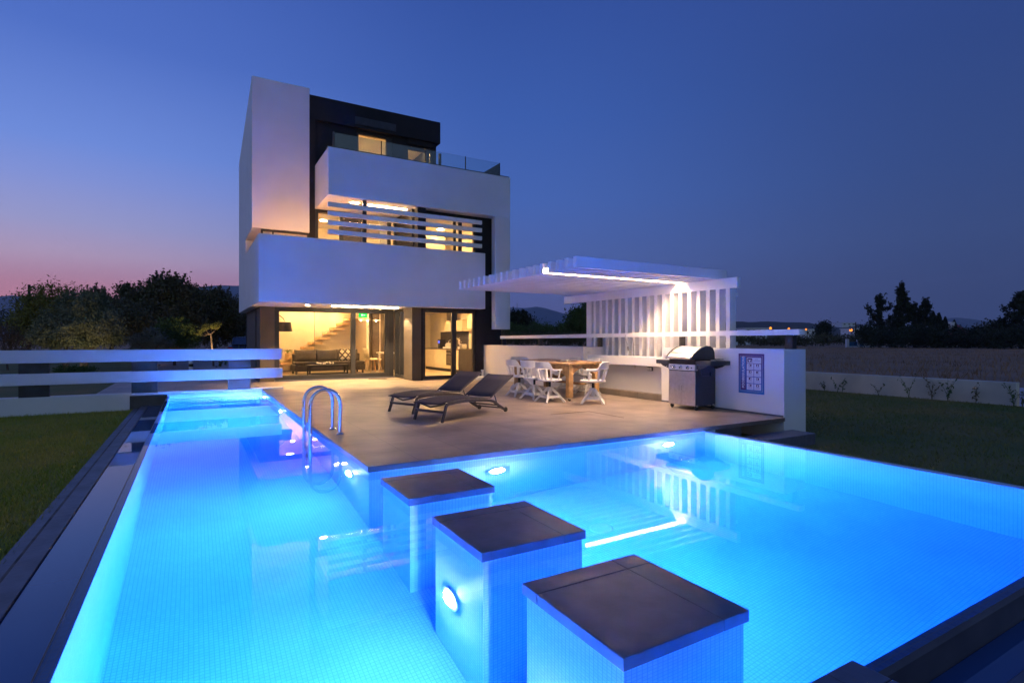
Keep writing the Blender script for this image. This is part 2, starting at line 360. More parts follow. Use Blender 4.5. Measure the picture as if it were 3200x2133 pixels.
# ladder
lad = thing('pool_ladder', 'polished steel pool ladder with two arched handrails over the terrace edge', 'ladder', (1.61, 7.3, 0))
for y in (7.09, 7.53):
    pts = [(1.245, y, -1.25)]+[(1.245, y, z) for z in (-.6, 0, .30, .39)]
    pts += [(1.4275-.1825*math.cos(R(a)), y, .39+.185*math.sin(R(a))) for a in range(15, 180, 15)]+[(1.61, y, .39), (1.61, y, .2), (1.61, y, 0.0)]
    h = MB().tube(pts, .0215, 14).build('handrail', 'chrome', lad, smooth=True)
    MB().lathe([(.05, 0.001), (.05, .008), (.03, .018), (.021, .02)], (1.61, y, 0), 20).build('flange', 'chrome', h, smooth=True)
for z in (-.33, -.58, -.83, -1.08):
    MB().box(1.205, 1.285, 7.11, 7.51, z-.015, z+.015).build('step', 'steel', lad, bevel=.005)

# stepping blocks
def cap(x0, x1, y0, y1, z0=-.055, z1=0):
    c = MB(); jx, jy, g = x1-.17, y1-.135, .002
    c.box(x0+.004, x1-.004, y0+.004, y1-.004, z0, z1-.012)
    for xa, xb in ((x0, jx-g), (jx+g, x1)):
        for ya, yb in ((y0, jy-g), (jy+g, y1)): c.box(xa, xb, ya, yb, z0+.001, z1)
    return c
blocks = [('stepping block nearest the terrace corner, stone cap on a tiled pier', 3.94, 4.665, 1), ('middle stepping block with a bright round light in its tiled side', 2.735, 3.475, 1),
          ('largest stepping block in front, stone cap on a tiled pier', 1.563, 2.30, 1), ('stone landing block cut off by the bottom edge of the photo', .385, 1.125, 0)]
for k, (lab, y0, y1, pier) in enumerate(blocks):
    t = thing('stepping_block', lab, 'stepping stone', (1.40, y0, PF if pier else -.5), 'square stepping blocks crossing the pool')
    cap(1.40, 2.137, y0, y1).build('cap', 'pave2', t, bevel=.004)
    q = MB().box(1.418, 2.12, y0+.018, y1-.018, PF if pier else -.6, -.056)
    p = q.build('pier', 'tileX', t)
    p.data.materials.append(M['tileY'])
    for f in p.data.polygons:
        if abs(f.normal.y) > .5: f.material_index = 1
pool_light((1.418, 3.19, -.93), 'x', -1, 'underwater light in the side of the middle stepping block', 'poollamp', .085)
pool_light((1.418, 1.93, -.93), 'x', -1, 'underwater light low in the near side of the largest stepping block', 'poollamp3', .07)
pool_light((2.12, 2.95, -.85), 'x', 1, 'underwater light on the far side of the middle stepping block, facing the wide pool', 'poollamp', .085)

# ------------------------------------------------------------------ ground, gutters, paving
M['groundm'] = mat('dry_field_soil', (.34, .19, .10), .95, vscale=.35, bump=.6, bscale=20, col2=(.26, .15, .075))
O_ = 7000
gr = MB().add([(-O_,-O_,.08),(O_,-O_,.08),(O_,O_+3000,.08),(-O_,O_+3000,.08),(-60,-40,.08),(16.75,-40,.08),(16.75,60,.08),(-60,60,.08)],
              [(0,1,5,4),(1,2,6,5),(2,3,7,6),(3,0,4,7)])
kind(gr.build('ground', 'groundm', None), 'structure')
M['lawn'] = mat('lit_lawn_turf', (.17, .20, .018), .95, var=.3, vscale=1.3, bump=.6, bscale=70, col2=(.28, .23, .035))  # left turf colour is raised in place of light falling on it
M['blade'] = mat('lit_grass_blades', (.24, .30, .022), .7, vscale=.9, col2=(.40, .34, .05))  # left blades are coloured brighter to stand in for light on that side
M['straw'] = mat('dry_grass_blades', (.42, .25, .13), .8, vscale=.3, col2=(.20, .12, .065))
M['gut'] = mat('glow_blue_gutter_water', (.015, .07, .19), .03, var=.05, vscale=1, spec=.7)  # blue glow from the pool is put into the gutter's base colour
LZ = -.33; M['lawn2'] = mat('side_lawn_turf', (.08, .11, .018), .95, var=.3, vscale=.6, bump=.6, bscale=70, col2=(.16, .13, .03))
lw = MB().box(-60, -1.13, -40, 14.39, LZ-.5, LZ); lw.box(-1.13, 6.42, -40, .2, LZ-.5, LZ)
kind(lw.build('lawn', 'lawn', None), 'structure')
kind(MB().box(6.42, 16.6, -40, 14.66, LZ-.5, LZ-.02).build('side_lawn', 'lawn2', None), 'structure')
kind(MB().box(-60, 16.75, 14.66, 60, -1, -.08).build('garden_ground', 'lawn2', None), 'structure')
# catch basin outside the vanishing edge, with slate rims
kind(MB().prism([(-.86, -8), (-.53, -8), (-.53, 14.38), (-.86, 14.38)], -.62, -.26).build('gutter_water', 'gut', None), 'structure')
kind(MB().prism([(-.529, .90), (XR+.2, .90), (XR+.2, YE-.08), (-.529, YE-.08)], -.62, -.20).build('gutter_floor', 'gut', None), 'structure')
kr = MB().box(-.995, -.862, -8, 14.38, -.7, -.245); kr.box(-.529, XR+.9, .2, .897, -.7, -.185)
kind(kr.build('gutter_rim', 'slate', None, bevel=.006), 'structure')
M['edging'] = mat('brown_edging', (.14, .105, .08), .8, var=.3, vscale=6, bump=.4, bscale=30)
kind(MB().box(-1.025, -.997, -8, 14.37, -.7, -.262).build('lawn_edging', 'edging', None, bevel=.004), 'structure')
kind(MB().box(-1.13, -1.027, -8, 14.37, -.7, -.297).build('paving_strip', 'slate', None), 'structure')
kind(MB().box(XR+.205, XR+.42, .9, YD-.25, -.7, -.185).build('side_rim', 'slate', None, bevel=.008), 'structure')
st = tag(MB().box(6.85, 7.98, 4.72, 5.09, LZ-.1, -.185).build('step_block', 'pave2', None, bevel=.01, loc=(7.4, 4.9, LZ)), 'low stone step at the foot of the white terrace wall, half in grass', 'step')
# terrace
tr = MB().box(1.42, 7.868, 5.13, 14.39, -.055, 0); tr.box(1.42, 7.868, 14.39, 15.25, -.055, 0); tr.box(1.42, 5.6, 15.25, 16.93, -.055, 0); tr.box(-1.9, 1.42, 14.66, 36, -.3, -.012); tr.box(1.42, 1.75, 16.93, 36, -.3, -.012)
kind(tr.build('terrace', 'pave', None, bevel=.003), 'structure')
MBt = MB().box(XR+.22, 6.855, 5.146, 5.28, -1.2, -.057)
tag(MBt.build('tiled_upstand', 'slate2', None, loc=(6.5, 5.146, -.4)), 'dark tiled upstand under the terrace edge beside the vanishing pool edge', 'low wall')
hat = MB()
hat.box(4.95, 5.722, 7.236, 7.243, .0005, .003); hat.box(5.715, 5.722, 6.38, 7.236, .0005, .003)
M['joint'] = mat('dark_joint', (.05, .04, .035), .8)
tag(hat.build('floor_hatch', 'joint', None, loc=(5.4, 6.9, 0)), 'dark L-shaped joint of the access hatch in the terrace paving', 'hatch')
tag(MB().box(4.58, 5.13, 16.38, 16.53, .001, .012).build('door_mat', 'rubber', None, loc=(4.85, 16.45, 0), bevel=.003), 'thin dark mat on the paving before the sliding glass doors', 'doormat')

M['postm'] = mat('charcoal_block', (.04, .04, .042), .6, var=.15)
# ------------------------------------------------------------------ fence beyond the pool
fe = thing('fence', 'white two-rail fence on dark blocks, lit blue by the pool', 'fence', (-2, 14.45, 0))
for z0, z1, xe in ((.725, .985, 1.868), (.277, .512, 1.88)):
    MB().box(-11, xe, 14.37, 14.53, z0, z1).build('rail', 'white', fe, bevel=.012)
for k in range(7):
    x = .692-1.862*k
    MB().box(x, x+.475, 14.40, 14.50, .036, .725).build('post', 'postm', fe)
cu = MB().box(-11, -1.2, 14.375, 14.65, -.6, .035); cu.box(-1.2, 1.9, 14.383, 14.65, -.018, .035)
cu.build('plinth', 'white', fe, bevel=.006)
MB().box(-1.2, -.5, 14.385, 14.6, -.7, -.02).build('plinth_tiling', 'slate2', fe)

# ------------------------------------------------------------------ terrace wall with sink counter
tw = thing('terrace_wall', 'low white wall along the terrace with a recessed outdoor sink counter', 'wall', (7.87, 5.15, 0))
MB().box(7.87, 8.433, 5.146, 7.70, -.6, 1.05).build('wall_block', 'white', tw, bevel=.005)
MB().box(7.87, 8.433, 10.18, 15.24, -.6, 1.035).build('wall_block', 'white', tw, bevel=.005)
MB().box(8.30, 8.433, 7.70, 10.18, -.6, .66).build('niche_back', 'white', tw)
MB().box(8.14, 8.30, 7.70, 10.18, -.1, .085).build('niche_plinth', 'pave', tw, bevel=.004)
MB().box(8.0, 8.434, 7.702, 10.178, .662, .845).build('counter', 'white', tw, bevel=.004)
MB().box(7.858, 7.869, 5.16, 7.69, .001, .03).build('skirting', 'pave2', tw)
MB().box(7.985, 8.06, 10.172, 10.178, .895, .915).build('cabinet_handle', 'steel', tw, bevel=.003)
fa = thing('kitchen_tap', 'tall steel spring-neck tap standing on the outdoor counter', 'tap', (8.28, 8.93, .845))
MB().tube([(8.28, 8.93, .845), (8.28, 8.93, 1.13)], .013, 10).build('body', 'steel', fa, smooth=True)
pts = [(8.28, 8.93, 1.12)]+[(8.28-.0*k, 8.93+.02*k+.105*(1-math.cos(R(a)))*.9, 1.24+.13*math.sin(R(a))*1.0) for k, a in enumerate(range(-20, 200, 20))]
pts = [(8.28, 8.93, 1.12), (8.275, 8.945, 1.2), (8.26, 8.975, 1.27), (8.24, 9.01, 1.315), (8.21, 9.045, 1.325), (8.18, 9.07, 1.30), (8.17, 9.075, 1.25), (8.175, 9.05, 1.17), (8.19, 9.02, 1.09), (8.195, 9.01, 1.05)]
MB().tube(pts, .0085, 8).build('hose', 'steel', fa, smooth=True)
MB().tube([(8.195, 9.01, 1.055), (8.2, 9.005, .96)], .013, 10).build('spray_grip', 'rubber', fa, smooth=True)
MB().tube([(8.2, 9.005, .96), (8.2, 9.005, .935)], [.014, .022], 10).build('spray_head', 'steel', fa, smooth=True)
MB().tube([(8.28, 8.93, 1.08), (8.28, 8.75, 1.08)], .006, 6).build('arm', 'steel', fa, smooth=True)
MB().tube([(8.28, 8.93, .89), (8.24, 8.965, .90), (8.235, 8.97, .95)], .007, 6).build('lever', 'steel', fa, smooth=True)
vl = MB().tube([(8.26, 8.86, .66), (8.26, 8.86, .62), (8.24, 8.84, .60)], .018, 10)
tag(vl.build('water_valve', 'steel', None, smooth=True, loc=(8.26, 8.86, .6)), 'small metal valve under the white counter', 'valve')
so = thing('socket_box', 'grey double outdoor socket box under the counter', 'socket', (8.29, 8.42, .58))
MB().box(8.27, 8.299, 8.36, 8.50, .55, .63).build('housing', 'gunmetal', so, bevel=.004)
MB().box(8.262, 8.2695, 8.37, 8.425, .56, .615).build('lid', 'white2', so, bevel=.002)
MB().box(8.262, 8.2695, 8.435, 8.49, .56, .615).build('lid', 'white2', so, bevel=.002)
# handrail on the wall
hr = thing('wall_handrail', 'long white handrail on short dark posts along the terrace wall', 'railing', (8.2, 10, 1.05))
MB().bar((8.26, 5.10, 1.322), (8.26, 14.75, 1.272), .15, .09).build('rail', 'white2', hr, bevel=.004)
for y in (5.22, 7.5, 10.0, 12.55, 14.6):
    MB().box(8.2, 8.31, y, y+.13 if y < 6 else y+.06, 1.035, 1.26).build('post', 'frame' if y < 12 or y > 13 else 'dark', hr)
# pergola
pg = thing('pergola', 'white slatted pergola roof cantilevered from a screen of vertical slats', 'pergola', (8.47, 8.7, 0))
for k in range(19):
    y = 6.867+.2385*k
    MB().box(5.18, 8.72, y, y+.088, 2.335, 2.515).build('roof_slat', 'white2', pg, bevel=.006)
MB().box(8.45, 8.545, 6.43, 11.75, 2.142, 2.334).build('beam', 'white2', pg, bevel=.004)
for k in range(18):
    y = 6.603+.2265*k
    MB().box(8.47, 8.64, y, y+.085, -.3, 2.142).build('screen_slat', 'white2', pg)
MB().box(8.47, 8.65, 10.62, 10.82, -.3, 2.142).build('post', 'white2', pg, bevel=.004)
MB().box(8.641, 8.69, 6.6, 10.62, 1.1, 1.16).build('cross_rail', 'white2', pg)
MB().box(8.641, 8.69, 6.6, 10.62, 2.0, 2.06).build('cross_rail', 'white2', pg)
M['led'] = glow('led_strip', (1.0, .66, .40), 440)
MB().box(5.22, 8.44, 7.722, 7.752, 2.405, 2.415).build('led_strip', 'led', pg)
MB().box(5.22, 8.44, 7.671, 7.82, 2.416, 2.46).build('led_channel', 'white2', pg)
hk = MB().tube([(8.462, 9.75, 1.14), (8.462, 10.35, 1.14)], .005, 6); hk.tube([(8.462, 9.75, 1.09), (8.462, 10.35, 1.09)], .005, 6)
for y in (9.75, 9.95, 10.15, 10.35): hk.tube([(8.468, y, 1.17), (8.455, y, 1.14), (8.455, y, 1.07)], .005, 6)
tag(hk.build('hook_rack', 'steel', None, smooth=True, loc=(8.46, 10.05, 1.07)), 'thin metal hook rack fixed across the pergola screen slats', 'rack')

# ------------------------------------------------------------------ regulations poster
po = thing('pool_poster', 'blue and purple POOL REGULATIONS poster on the white wall', 'poster', (7.868, 5.72, .645))
Y0, Y1, Z0, Z1 = 5.957, 5.487, .322, .972        # left edge, right edge (seen from the pool)
W_, H_ = Y0-Y1, Z1-Z0
def pr(u0, u1, v0, v1, x): return (x-.0004, x, Y0-u1*W_, Y0-u0*W_, Z0+v0*H_, Z0+v1*H_)
def grad(name, top, bot, z0=Z0, z1=Z1):
    m, nt, out = nmat(name); geo = nt.nodes.new('ShaderNodeNewGeometry'); sp = nt.nodes.new('ShaderNodeSeparateXYZ'); L(nt, geo.outputs['Position'], sp.inputs[0])
    mr = nt.nodes.new('ShaderNodeMapRange'); mr.inputs['From Min'].default_value = z0; mr.inputs['From Max'].default_value = z1; L(nt, sp.outputs['Z'], mr.inputs['Value'])
    mx = nt.nodes.new('ShaderNodeMix'); mx.data_type = 'RGBA'; mx.inputs['A'].default_value = (*bot, 1); mx.inputs['B'].default_value = (*top, 1); L(nt, mr.outputs[0], mx.inputs['Factor'])
    p = nt.nodes.new('ShaderNodeBsdfPrincipled'); p.inputs['Roughness'].default_value = .35; L(nt, mx.outputs['Result'], p.inputs['Base Color']); L(nt, p.outputs[0], out.inputs[0]); return m
M['pb'] = grad('poster_border', (.10, .035, .16), (.015, .16, .42)); M['pin'] = grad('poster_field', (.16, .03, .13), (.02, .18, .48))
M['pband'] = grad('poster_band', (.02, .22, .60), (.09, .015, .12)); M['pcard'] = mat('poster_card', (.62, .66, .74), .4, var=.01); M['pink'] = mat('poster_ink', (.07, .02, .10), .4, var=.01)
M['pgrey'] = mat('poster_small_print', (.30, .32, .44), .4, var=.01); M['pwhite'] = mat('poster_white', (.78, .80, .84), .4, var=.01)
MB().box(7.864, 7.8695, Y1, Y0, Z0, Z1).build('sheet', 'pb', po)
fr = MB()
for (u0, u1, v0, v1) in ((.055, .945, .94, .945), (.055, .945, .055, .06), (.055, .062, .06, .94), (.938, .945, .06, .94)): fr.box(*pr(u0, u1, v0, v1, 7.8637))
fr.build('border_line', 'pcard', po)
MB().box(*pr(.085, .915, .08, .92, 7.8636)).build('field', 'pin', po)
MB().box(*pr(.09, .30, .085, .915, 7.8629)).build('title_band', 'pband', po)
def card(u0, u1, v0, v1, ico, figs, lines):
    c = MB().box(*pr(u0, u1, v0, v1, 7.8629)).build('notice_card', 'pcard', po)
    MB().box(*pr(*ico, 7.8623)).build('pictogram', 'pink', c)
    f = MB()
    for q in figs: f.box(*pr(*q, 7.8617))
    f.build('pictogram_figure', 'pwhite', c)
    for q in lines: MB().box(*pr(*q, 7.8623)).build('small_print', 'pgrey', c)
card(.335, .895, .765, .905, (.36, .55, .79, .885), [(.39, .52, .835, .85), (.42, .46, .80, .835), (.49, .53, .80, .815)], [(.65, .78, .855, .87), (.59, .86, .815, .83)])
for r in range(4):
    v1 = .75-.168*r
    for c in range(2):
        u0 = .335+.29*c; e = .02*((r+c) % 3)
        card(u0, u0+.265, v1-.15, v1, (u0+.08, u0+.185, v1-.07, v1-.012), [(u0+.10+e, u0+.135+e, v1-.06, v1-.025)], [(u0+.06, u0+.21, v1-.098, v1-.09), (u0+.045, u0+.225, v1-.118, v1-.11)])
def text_mesh(txt, size, name, m, mtx, parent, thick=.0004, sx=1.0, bold=0.0):
    cu_ = bpy.data.curves.new(name, 'FONT'); cu_.body = txt; cu_.size = size; cu_.extrude = thick; cu_.align_x = 'CENTER'; cu_.align_y = 'CENTER'; cu_.offset = bold; cu_.space_character = 1.08
    tmp = bpy.data.objects.new('lettering_source', cu_); COL.objects.link(tmp)
    me = bpy.data.meshes.new_from_object(tmp.evaluated_get(bpy.context.evaluated_depsgraph_get())); bpy.data.objects.remove(tmp)
    me.transform(Matrix.Diagonal((sx, 1, 1, 1))); off = WL[parent.name]; me.transform(Matrix.Translation(Vector([-v for v in off])) @ mtx)
    me.materials.clear(); me.materials.append(M[m]); me.name = name
    o = bpy.data.objects.new(name, me); COL.objects.link(o); o.parent = parent; WL[o.name] = off; return o
for word, v_ in (('POOL', .245), ('REGULATIONS', .635)):
    mx = Matrix(((0, 0, -1, 7.8620), (0, 1, 0, Y0-.195*W_), (1, 0, 0, Z0+v_*H_), (0, 0, 0, 1)))
    text_mesh(word, .062, 'lettering', 'pwhite', mx, po, sx=.88, bold=.0012)
# ------------------------------------------------------------------ house
ho = thing('modern_house', 'three-storey white cubic house with black upper walls and lit rooms', 'house', (1.39, 14.86, 0))
HX = 8.50
# white shell
MB().prism([(14.861, 2.147), (14.861, 3.85), (18.89, 3.85), (18.89, 4.31), (16.853, 4.31), (16.853, 8.457), (21.65, 7.45), (21.65, 2.147)], 1.39, 1.60, 'x').build('side_wall', 'white', ho, bevel=.01)
MB().box(1.392, 7.73, 14.86, 15.03, 2.147, 3.85).build('balcony_parapet', 'white', ho, bevel=.012)
sof = MB().box(1.602, 7.729, 15.031, 16.92, 2.15, 2.42)
sof.build('balcony_slab', 'white', ho)
MB().box(7.56, 7.73, 15.031, 15.24, 2.421, 3.85).build('balcony_return', 'white', ho)
tw_ = MB().prism([(16.65, 4.31), (16.852, 4.31), (16.852, 8.457), (16.65, 8.5)], 1.39, 2.905, 'x')
tw_.box(1.601, 2.905, 16.851, 20.0, 4.31, 4.5)
tw_.build('tower_wall', 'white', ho, bevel=.006)
MB().prism([(16.851, 8.4), (21.4, 7.45), (21.4, 4.6), (16.851, 4.6)], 2.80, 2.905, 'x').build('tower_return', 'white', ho)
MB().box(3.065, 8.61, 14.86, 15.06, 5.03, 6.30).build('upper_parapet', 'white', ho, bevel=.01)
MB().box(3.065, 3.265, 15.061, 16.845, 5.03, 6.298).build('upper_side_wall', 'white', ho, bevel=.01)
MB().box(3.266, 8.61, 15.061, 16.84, 5.033, 5.3).build('upper_slab', 'white', ho)
MB().box(8.077, 8.61, 14.861, 15.11, 1.527, 5.029).build('hanging_pier', 'white', ho, bevel=.01)
MB().box(8.41, 8.61, 15.061, 21.6, 5.31, 6.298).build('upper_side_wall', 'white', ho)
MB().box(3.07, 8.60, 14.93, 15.10, 6.301, 6.345).build('parapet_coping', 'gunmetal', ho)
# black storeys
b = MB().wall('y', 16.85, 17.0, 2.906, 6.93, 5.301, 7.66, [(4.325, 5.45, 5.45, 7.60), (5.93, 6.80, 5.45, 7.40)])
b.wall('x', 6.78, 6.93, 17.001, 21.5, 5.301, 7.66, [])
b.build('black_wall', 'black', ho)
MB().box(2.906, 7.03, 16.72, 21.55, 7.661, 8.36).build('roof', 'black', ho, bevel=.01)
MB().box(2.906, 3.075, 16.70, 16.849, 2.42, 7.66).build('black_wall', 'black', ho)
MB().box(3.076, 5.515, 17.0, 17.1, 5.0, 5.30).build('black_lintel', 'black', ho)
M['shutter'] = mat('dark_blue_shutter_box', (.045, .05, .07), .6, var=.1)
MB().box(4.242, 5.515, 16.70, 16.849, 7.76, 7.99).build('shutter_box', 'shutter', ho, bevel=.006)
MB().box(5.927, 6.80, 16.79, 16.849, 7.50, 7.68).build('shutter_box', 'black', ho, bevel=.006)
def window(name, axis, t, a0, a1, z0, z1, bars=(), fw=.07, dep=.08, parent=ho, gl='glass', fm='frame', rails=()):
    """frame with fixed mullions (a, width) and one pane sheet; axis 'y' faces the pool"""
    f = MB(); P = (lambda A, B, c, d: f.box(A, B, t, t+dep, c, d)) if axis == 'y' else (lambda A, B, c, d: f.box(t, t+dep, A, B, c, d))
    P(a0, a0+fw, z0, z1); P(a1-fw, a1, z0, z1); P(a0+fw, a1-fw, z0, z0+fw); P(a0+fw, a1-fw, z1-fw, z1)
    for a, w_ in bars: P(a-w_/2, a+w_/2, z0+fw, z1-fw)
    fo = f.build(name, fm, parent, bevel=.004)
    g = MB(); e = t+dep*.5
    if axis == 'y': g.add([(a0, e, z0), (a1, e, z0), (a1, e, z1), (a0, e, z1)], [(0, 1, 2, 3)])
    else: g.add([(e, a0, z0), (e, a1, z0), (e, a1, z1), (e, a0, z1)], [(0, 1, 2, 3)])
    g.build('pane', gl, fo); return fo
window('window', 'y', 16.90, 4.326, 5.449, 5.45, 7.60, [(5.33, .14)], .06)
window('window', 'y', 16.90, 5.931, 6.799, 5.45, 7.40, [(6.66, .10)], .05)
# glass railing on the roof terrace
rg = MB()
rp = [3.25, 4.543, 5.839, 7.141, 8.33]
for a, b_ in zip(rp[:-1], rp[1:]):
    g = MB().box(a+.012, b_-.012, 15.035, 15.045, 6.347, 6.76).build('railing_pane', 'rail_glass', ho)
MB().box(8.325, 8.335, 15.05, 16.8, 6.32, 6.76).build('railing_pane', 'rail_glass', ho)
for x in rp[1:-1]: MB().box(x-.012, x+.012, 15.03, 15.05, 6.346, 6.765).build('railing_post', 'frame', ho)
MB().box(8.318, 8.342, 15.03, 15.05, 6.346, 6.765).build('railing_post', 'frame', ho)
MB().box(3.222, 3.262, 15.0, 15.08, 6.346, 6.77).build('railing_post', 'gunmetal', ho)
MB().box(6.35, 6.42, 15.2, 15.27, 6.3, 6.78).build('railing_post', 'gunmetal', ho)
# dark ground and first floor front on the right, and the corner column running through both
MB().box(5.516, 5.80, 15.25, 15.935, 0, 2.149).build('corner_pier', 'dark', ho, bevel=.006)
MB().box(5.516, 5.80, 15.25, 16.845, 2.421, 5.03).build('corner_pier', 'black', ho, bevel=.006)
dk = MB().wall('y', 15.25, 15.40, 5.801, HX, 0, 2.149, [(5.85, 7.60, 0, 2.11)])
dk.wall('y', 15.25, 15.40, 5.801, HX, 2.421, 5.029, [(5.83, 7.60, 2.75, 5.0)])
dk.box(7.731, HX, 15.25, 15.40, 2.15, 2.42)
dk.wall('x', HX-.15, HX, 15.401, 21.6, 0, 5.029)
dk.build('dark_wall', 'black', ho)
MB().box(1.62, 1.998, 16.95, 17.30, 0, 2.149).build('corner_pier', 'dark', ho, bevel=.006)
MB().wall('x', 1.62, 1.77, 17.301, 21.6, -.1, 2.149, [(17.9, 18.25, .2, 2.1)]).build('dark_wall', 'dark', ho)
window('window', 'x', 1.66, 17.9, 18.25, .2, 2.1, [], .05)
MB().box(1.62, HX, 21.45, 21.6, -.1, 7.4).build('back_wall', 'white', ho)
# floors and interior lining
M['ifloor'] = brick_mat('interior_floor_tiles', (0, 1), (.52, .42, .30), (.48, .39, .28), (.3, .25, .2), .8, .8, .003, rough=.3, bump=.1)
fl = MB().box(1.771, HX-.15, 17.03, 21.44, -.1, .09); fl.box(5.80, HX-.15, 15.401, 17.029, -.1, .09); fl.box(5.60, 5.799, 15.94, 17.029, -.1, .09)
fl.build('floor', 'ifloor', ho)
MB().box(2.0, 5.517, 16.86, 16.925, -.02, .035).build('door_sill', 'pave2', ho)
ce = MB().box(1.77, HX-.15, 16.93, 21.44, 2.25, 2.42); ce.box(7.73, HX-.15, 15.401, 16.929, 2.15, 2.42); ce.box(1.77, HX-.15, 16.95, 21.44, 5.034, 5.3)
ce.build('ceiling', 'ceil', ho)
li = MB().box(1.772, 6.55, 20.80, 20.9, .091, 2.249); li.box(6.551, HX-.151, 20.80, 20.9, .091, 2.249)
li.box(1.773, 1.79, 17.32, 17.89, .091, 2.249); li.box(1.773, 1.79, 18.26, 20.79, .091, 2.249); li.box(8.30, HX-.151, 15.42, 20.79, .091, 2.24)
li.box(3.08, HX-.151, 19.5, 19.6, 2.63, 5.033); li.box(8.28, 8.349, 15.42, 19.49, 2.63, 5.03)
li.box(3.0, 6.77, 19.9, 20.0, 5.31, 7.65)
li.build('interior_wall', 'cream', ho)
MB().box(3.08, HX-.15, 16.95, 21.4, 2.43, 2.62).build('floor', 'ifloor', ho)
MB().box(1.605, 7.55, 15.035, 16.93, 2.421, 2.60).build('balcony_floor', 'pave', ho)
MB().box(3.0, 6.77, 17.01, 21.4, 5.301, 5.42).build('floor', 'ifloor', ho)
MB().box(3.0, 6.77, 17.01, 21.4, 7.62, 7.66).build('ceiling', 'ceil', ho)
# ground-floor glazing
window('sliding_door', 'y', 16.95, 2.0, 5.36, .035, 2.149, [(4.245, .135)], .125, .11)
window('window', 'x', 5.53, 15.94, 16.93, .02, 2.149, [(16.42, .10)], .09, .06)
MB().box(5.361, 5.515, 16.95, 17.06, .035, 2.149).build('corner_frame', 'frame', ho)
window('sliding_door', 'y', 15.29, 5.85, 7.60, .03, 2.11, [(6.875, .15)], .09, .09)
# first-floor glazing
window('sliding_door', 'y', 16.70, 3.078, 5.515, 2.62, 5.03, [(3.83, .10), (4.52, .12), (5.30, .10)], .08, .10)
window('window', 'y', 15.29, 5.83, 7.60, 2.75, 5.0, [(6.905, .07), (7.09, .10)], .06, .09)
window('window', 'y', 16.66, 1.62, 2.9, 2.62, 4.29, [(1.93, .04)], .05, .08)
M['doorpanel'] = mat('brown_door_panel', (.11, .085, .07), .6, var=.1)
MB().box(3.90, 4.46, 16.82, 16.86, 2.63, 4.93).build('blind', 'doorpanel', ho)
MB().box(5.02, 5.25, 16.82, 16.85, 2.63, 4.95).build('curtain', 'cream', ho)
# sun louvres in front of the first floor
for z in (4.836, 4.601, 4.355, 4.117):
    MB().box(3.058, 7.62, 14.865, 14.945, z-.112, z+.004).build('louvre', 'white2', ho, bevel=.004)
MB().box(4.005, 4.105, 14.955, 15.02, 3.851, 5.029).build('louvre_post', 'frame', ho)
MB().box(5.585, 5.83, 14.955, 15.245, 3.851, 5.029).build('louvre_post', 'black', ho)
# lamps fixed to the house
M['g_soft'] = glow('recessed_lamp', (1, .74, .42), 120); M['g_room'] = glow('room_lamp', WARM, 430); M['g_strip'] = glow('soffit_strip', (1, .64, .30), 95)
def disc(c, m, r=.1, name='ceiling_lamp'):
    MB().lathe([(r, 0), (r, -.012), (.001, -.014)], c, 20).build(name, m, ho)
for x in (2.7, 3.55, 4.4, 5.15):
    disc((x, 15.75, 2.148), 'g_soft', .045, 'soffit_lamp')
    lamp('SPOT', 'soffit_beam', ho, (x, 15.75, 2.10), 270, (1, .66, .32), (0, 0, 0), spot_size=R(112), spot_blend=.35, shadow_soft_size=.04)
for c in ((2.6, 18.2, 2.248), (4.2, 18.2, 2.248), (5.6, 18.6, 2.248), (6.9, 18.2, 2.248)): disc(c, 'g_room', .09)
M['g_kit'] = glow('kitchen_lamp', WARM, 900)
for c in ((6.3, 15.9, 2.149), (7.1, 15.9, 2.149)): disc(c, 'g_kit', .09)
for x in (3.0, 3.75, 4.5):
    disc((x, 20.45, 2.248), 'g_room', .05, 'wall_washer')
MB().box(3.78, 4.0, 15.36, 15.45, 5.018, 5.032).build('soffit_strip', 'g_strip', ho)
MB().box(4.28, 5.41, 15.39, 15.48, 5.018, 5.032).build('soffit_strip', 'g_strip', ho)
for c in ((3.6, 18.2, 5.032), (4.9, 18.2, 5.032), (6.4, 17.6, 5.032), (7.4, 17.6, 5.032)): disc(c, 'g_room', .09)
for c in ((3.6, 17.7, 7.618), (3.6, 18.8, 7.618), (6.6, 17.3, 7.618)): disc(c, 'g_room', .12)
M['g_room2'] = glow('tower_uplight', (1, .58, .28), 70)
ul = thing('wall_uplight', 'small uplight behind the balcony parapet washing the white tower', 'lamp', (2.2, 15.22, 2.6))
MB().lathe([(.06, 2.6), (.07, 2.72), (.06, 2.74)], (2.2, 15.22, 0), 16).build('housing', 'frame', ul, smooth=True)
MB().lathe([(.001, 2.748), (.052, 2.746), (.055, 2.735)], (2.2, 15.22, 0), 16).build('lens', 'g_soft', ul)
lamp('SPOT', 'uplight_beam', ul, (2.2, 15.22, 2.78), 190, (1, .42, .17), (R(180), 0, 0), spot_size=R(150), spot_blend=.6, shadow_soft_size=.06)

M['g_cove'] = glow('cove_strip', (1, .72, .40), 60)
MB().box(3.3, 5.2, 15.55, 15.58, 2.118, 2.149).build('soffit_strip', 'g_cove', ho)
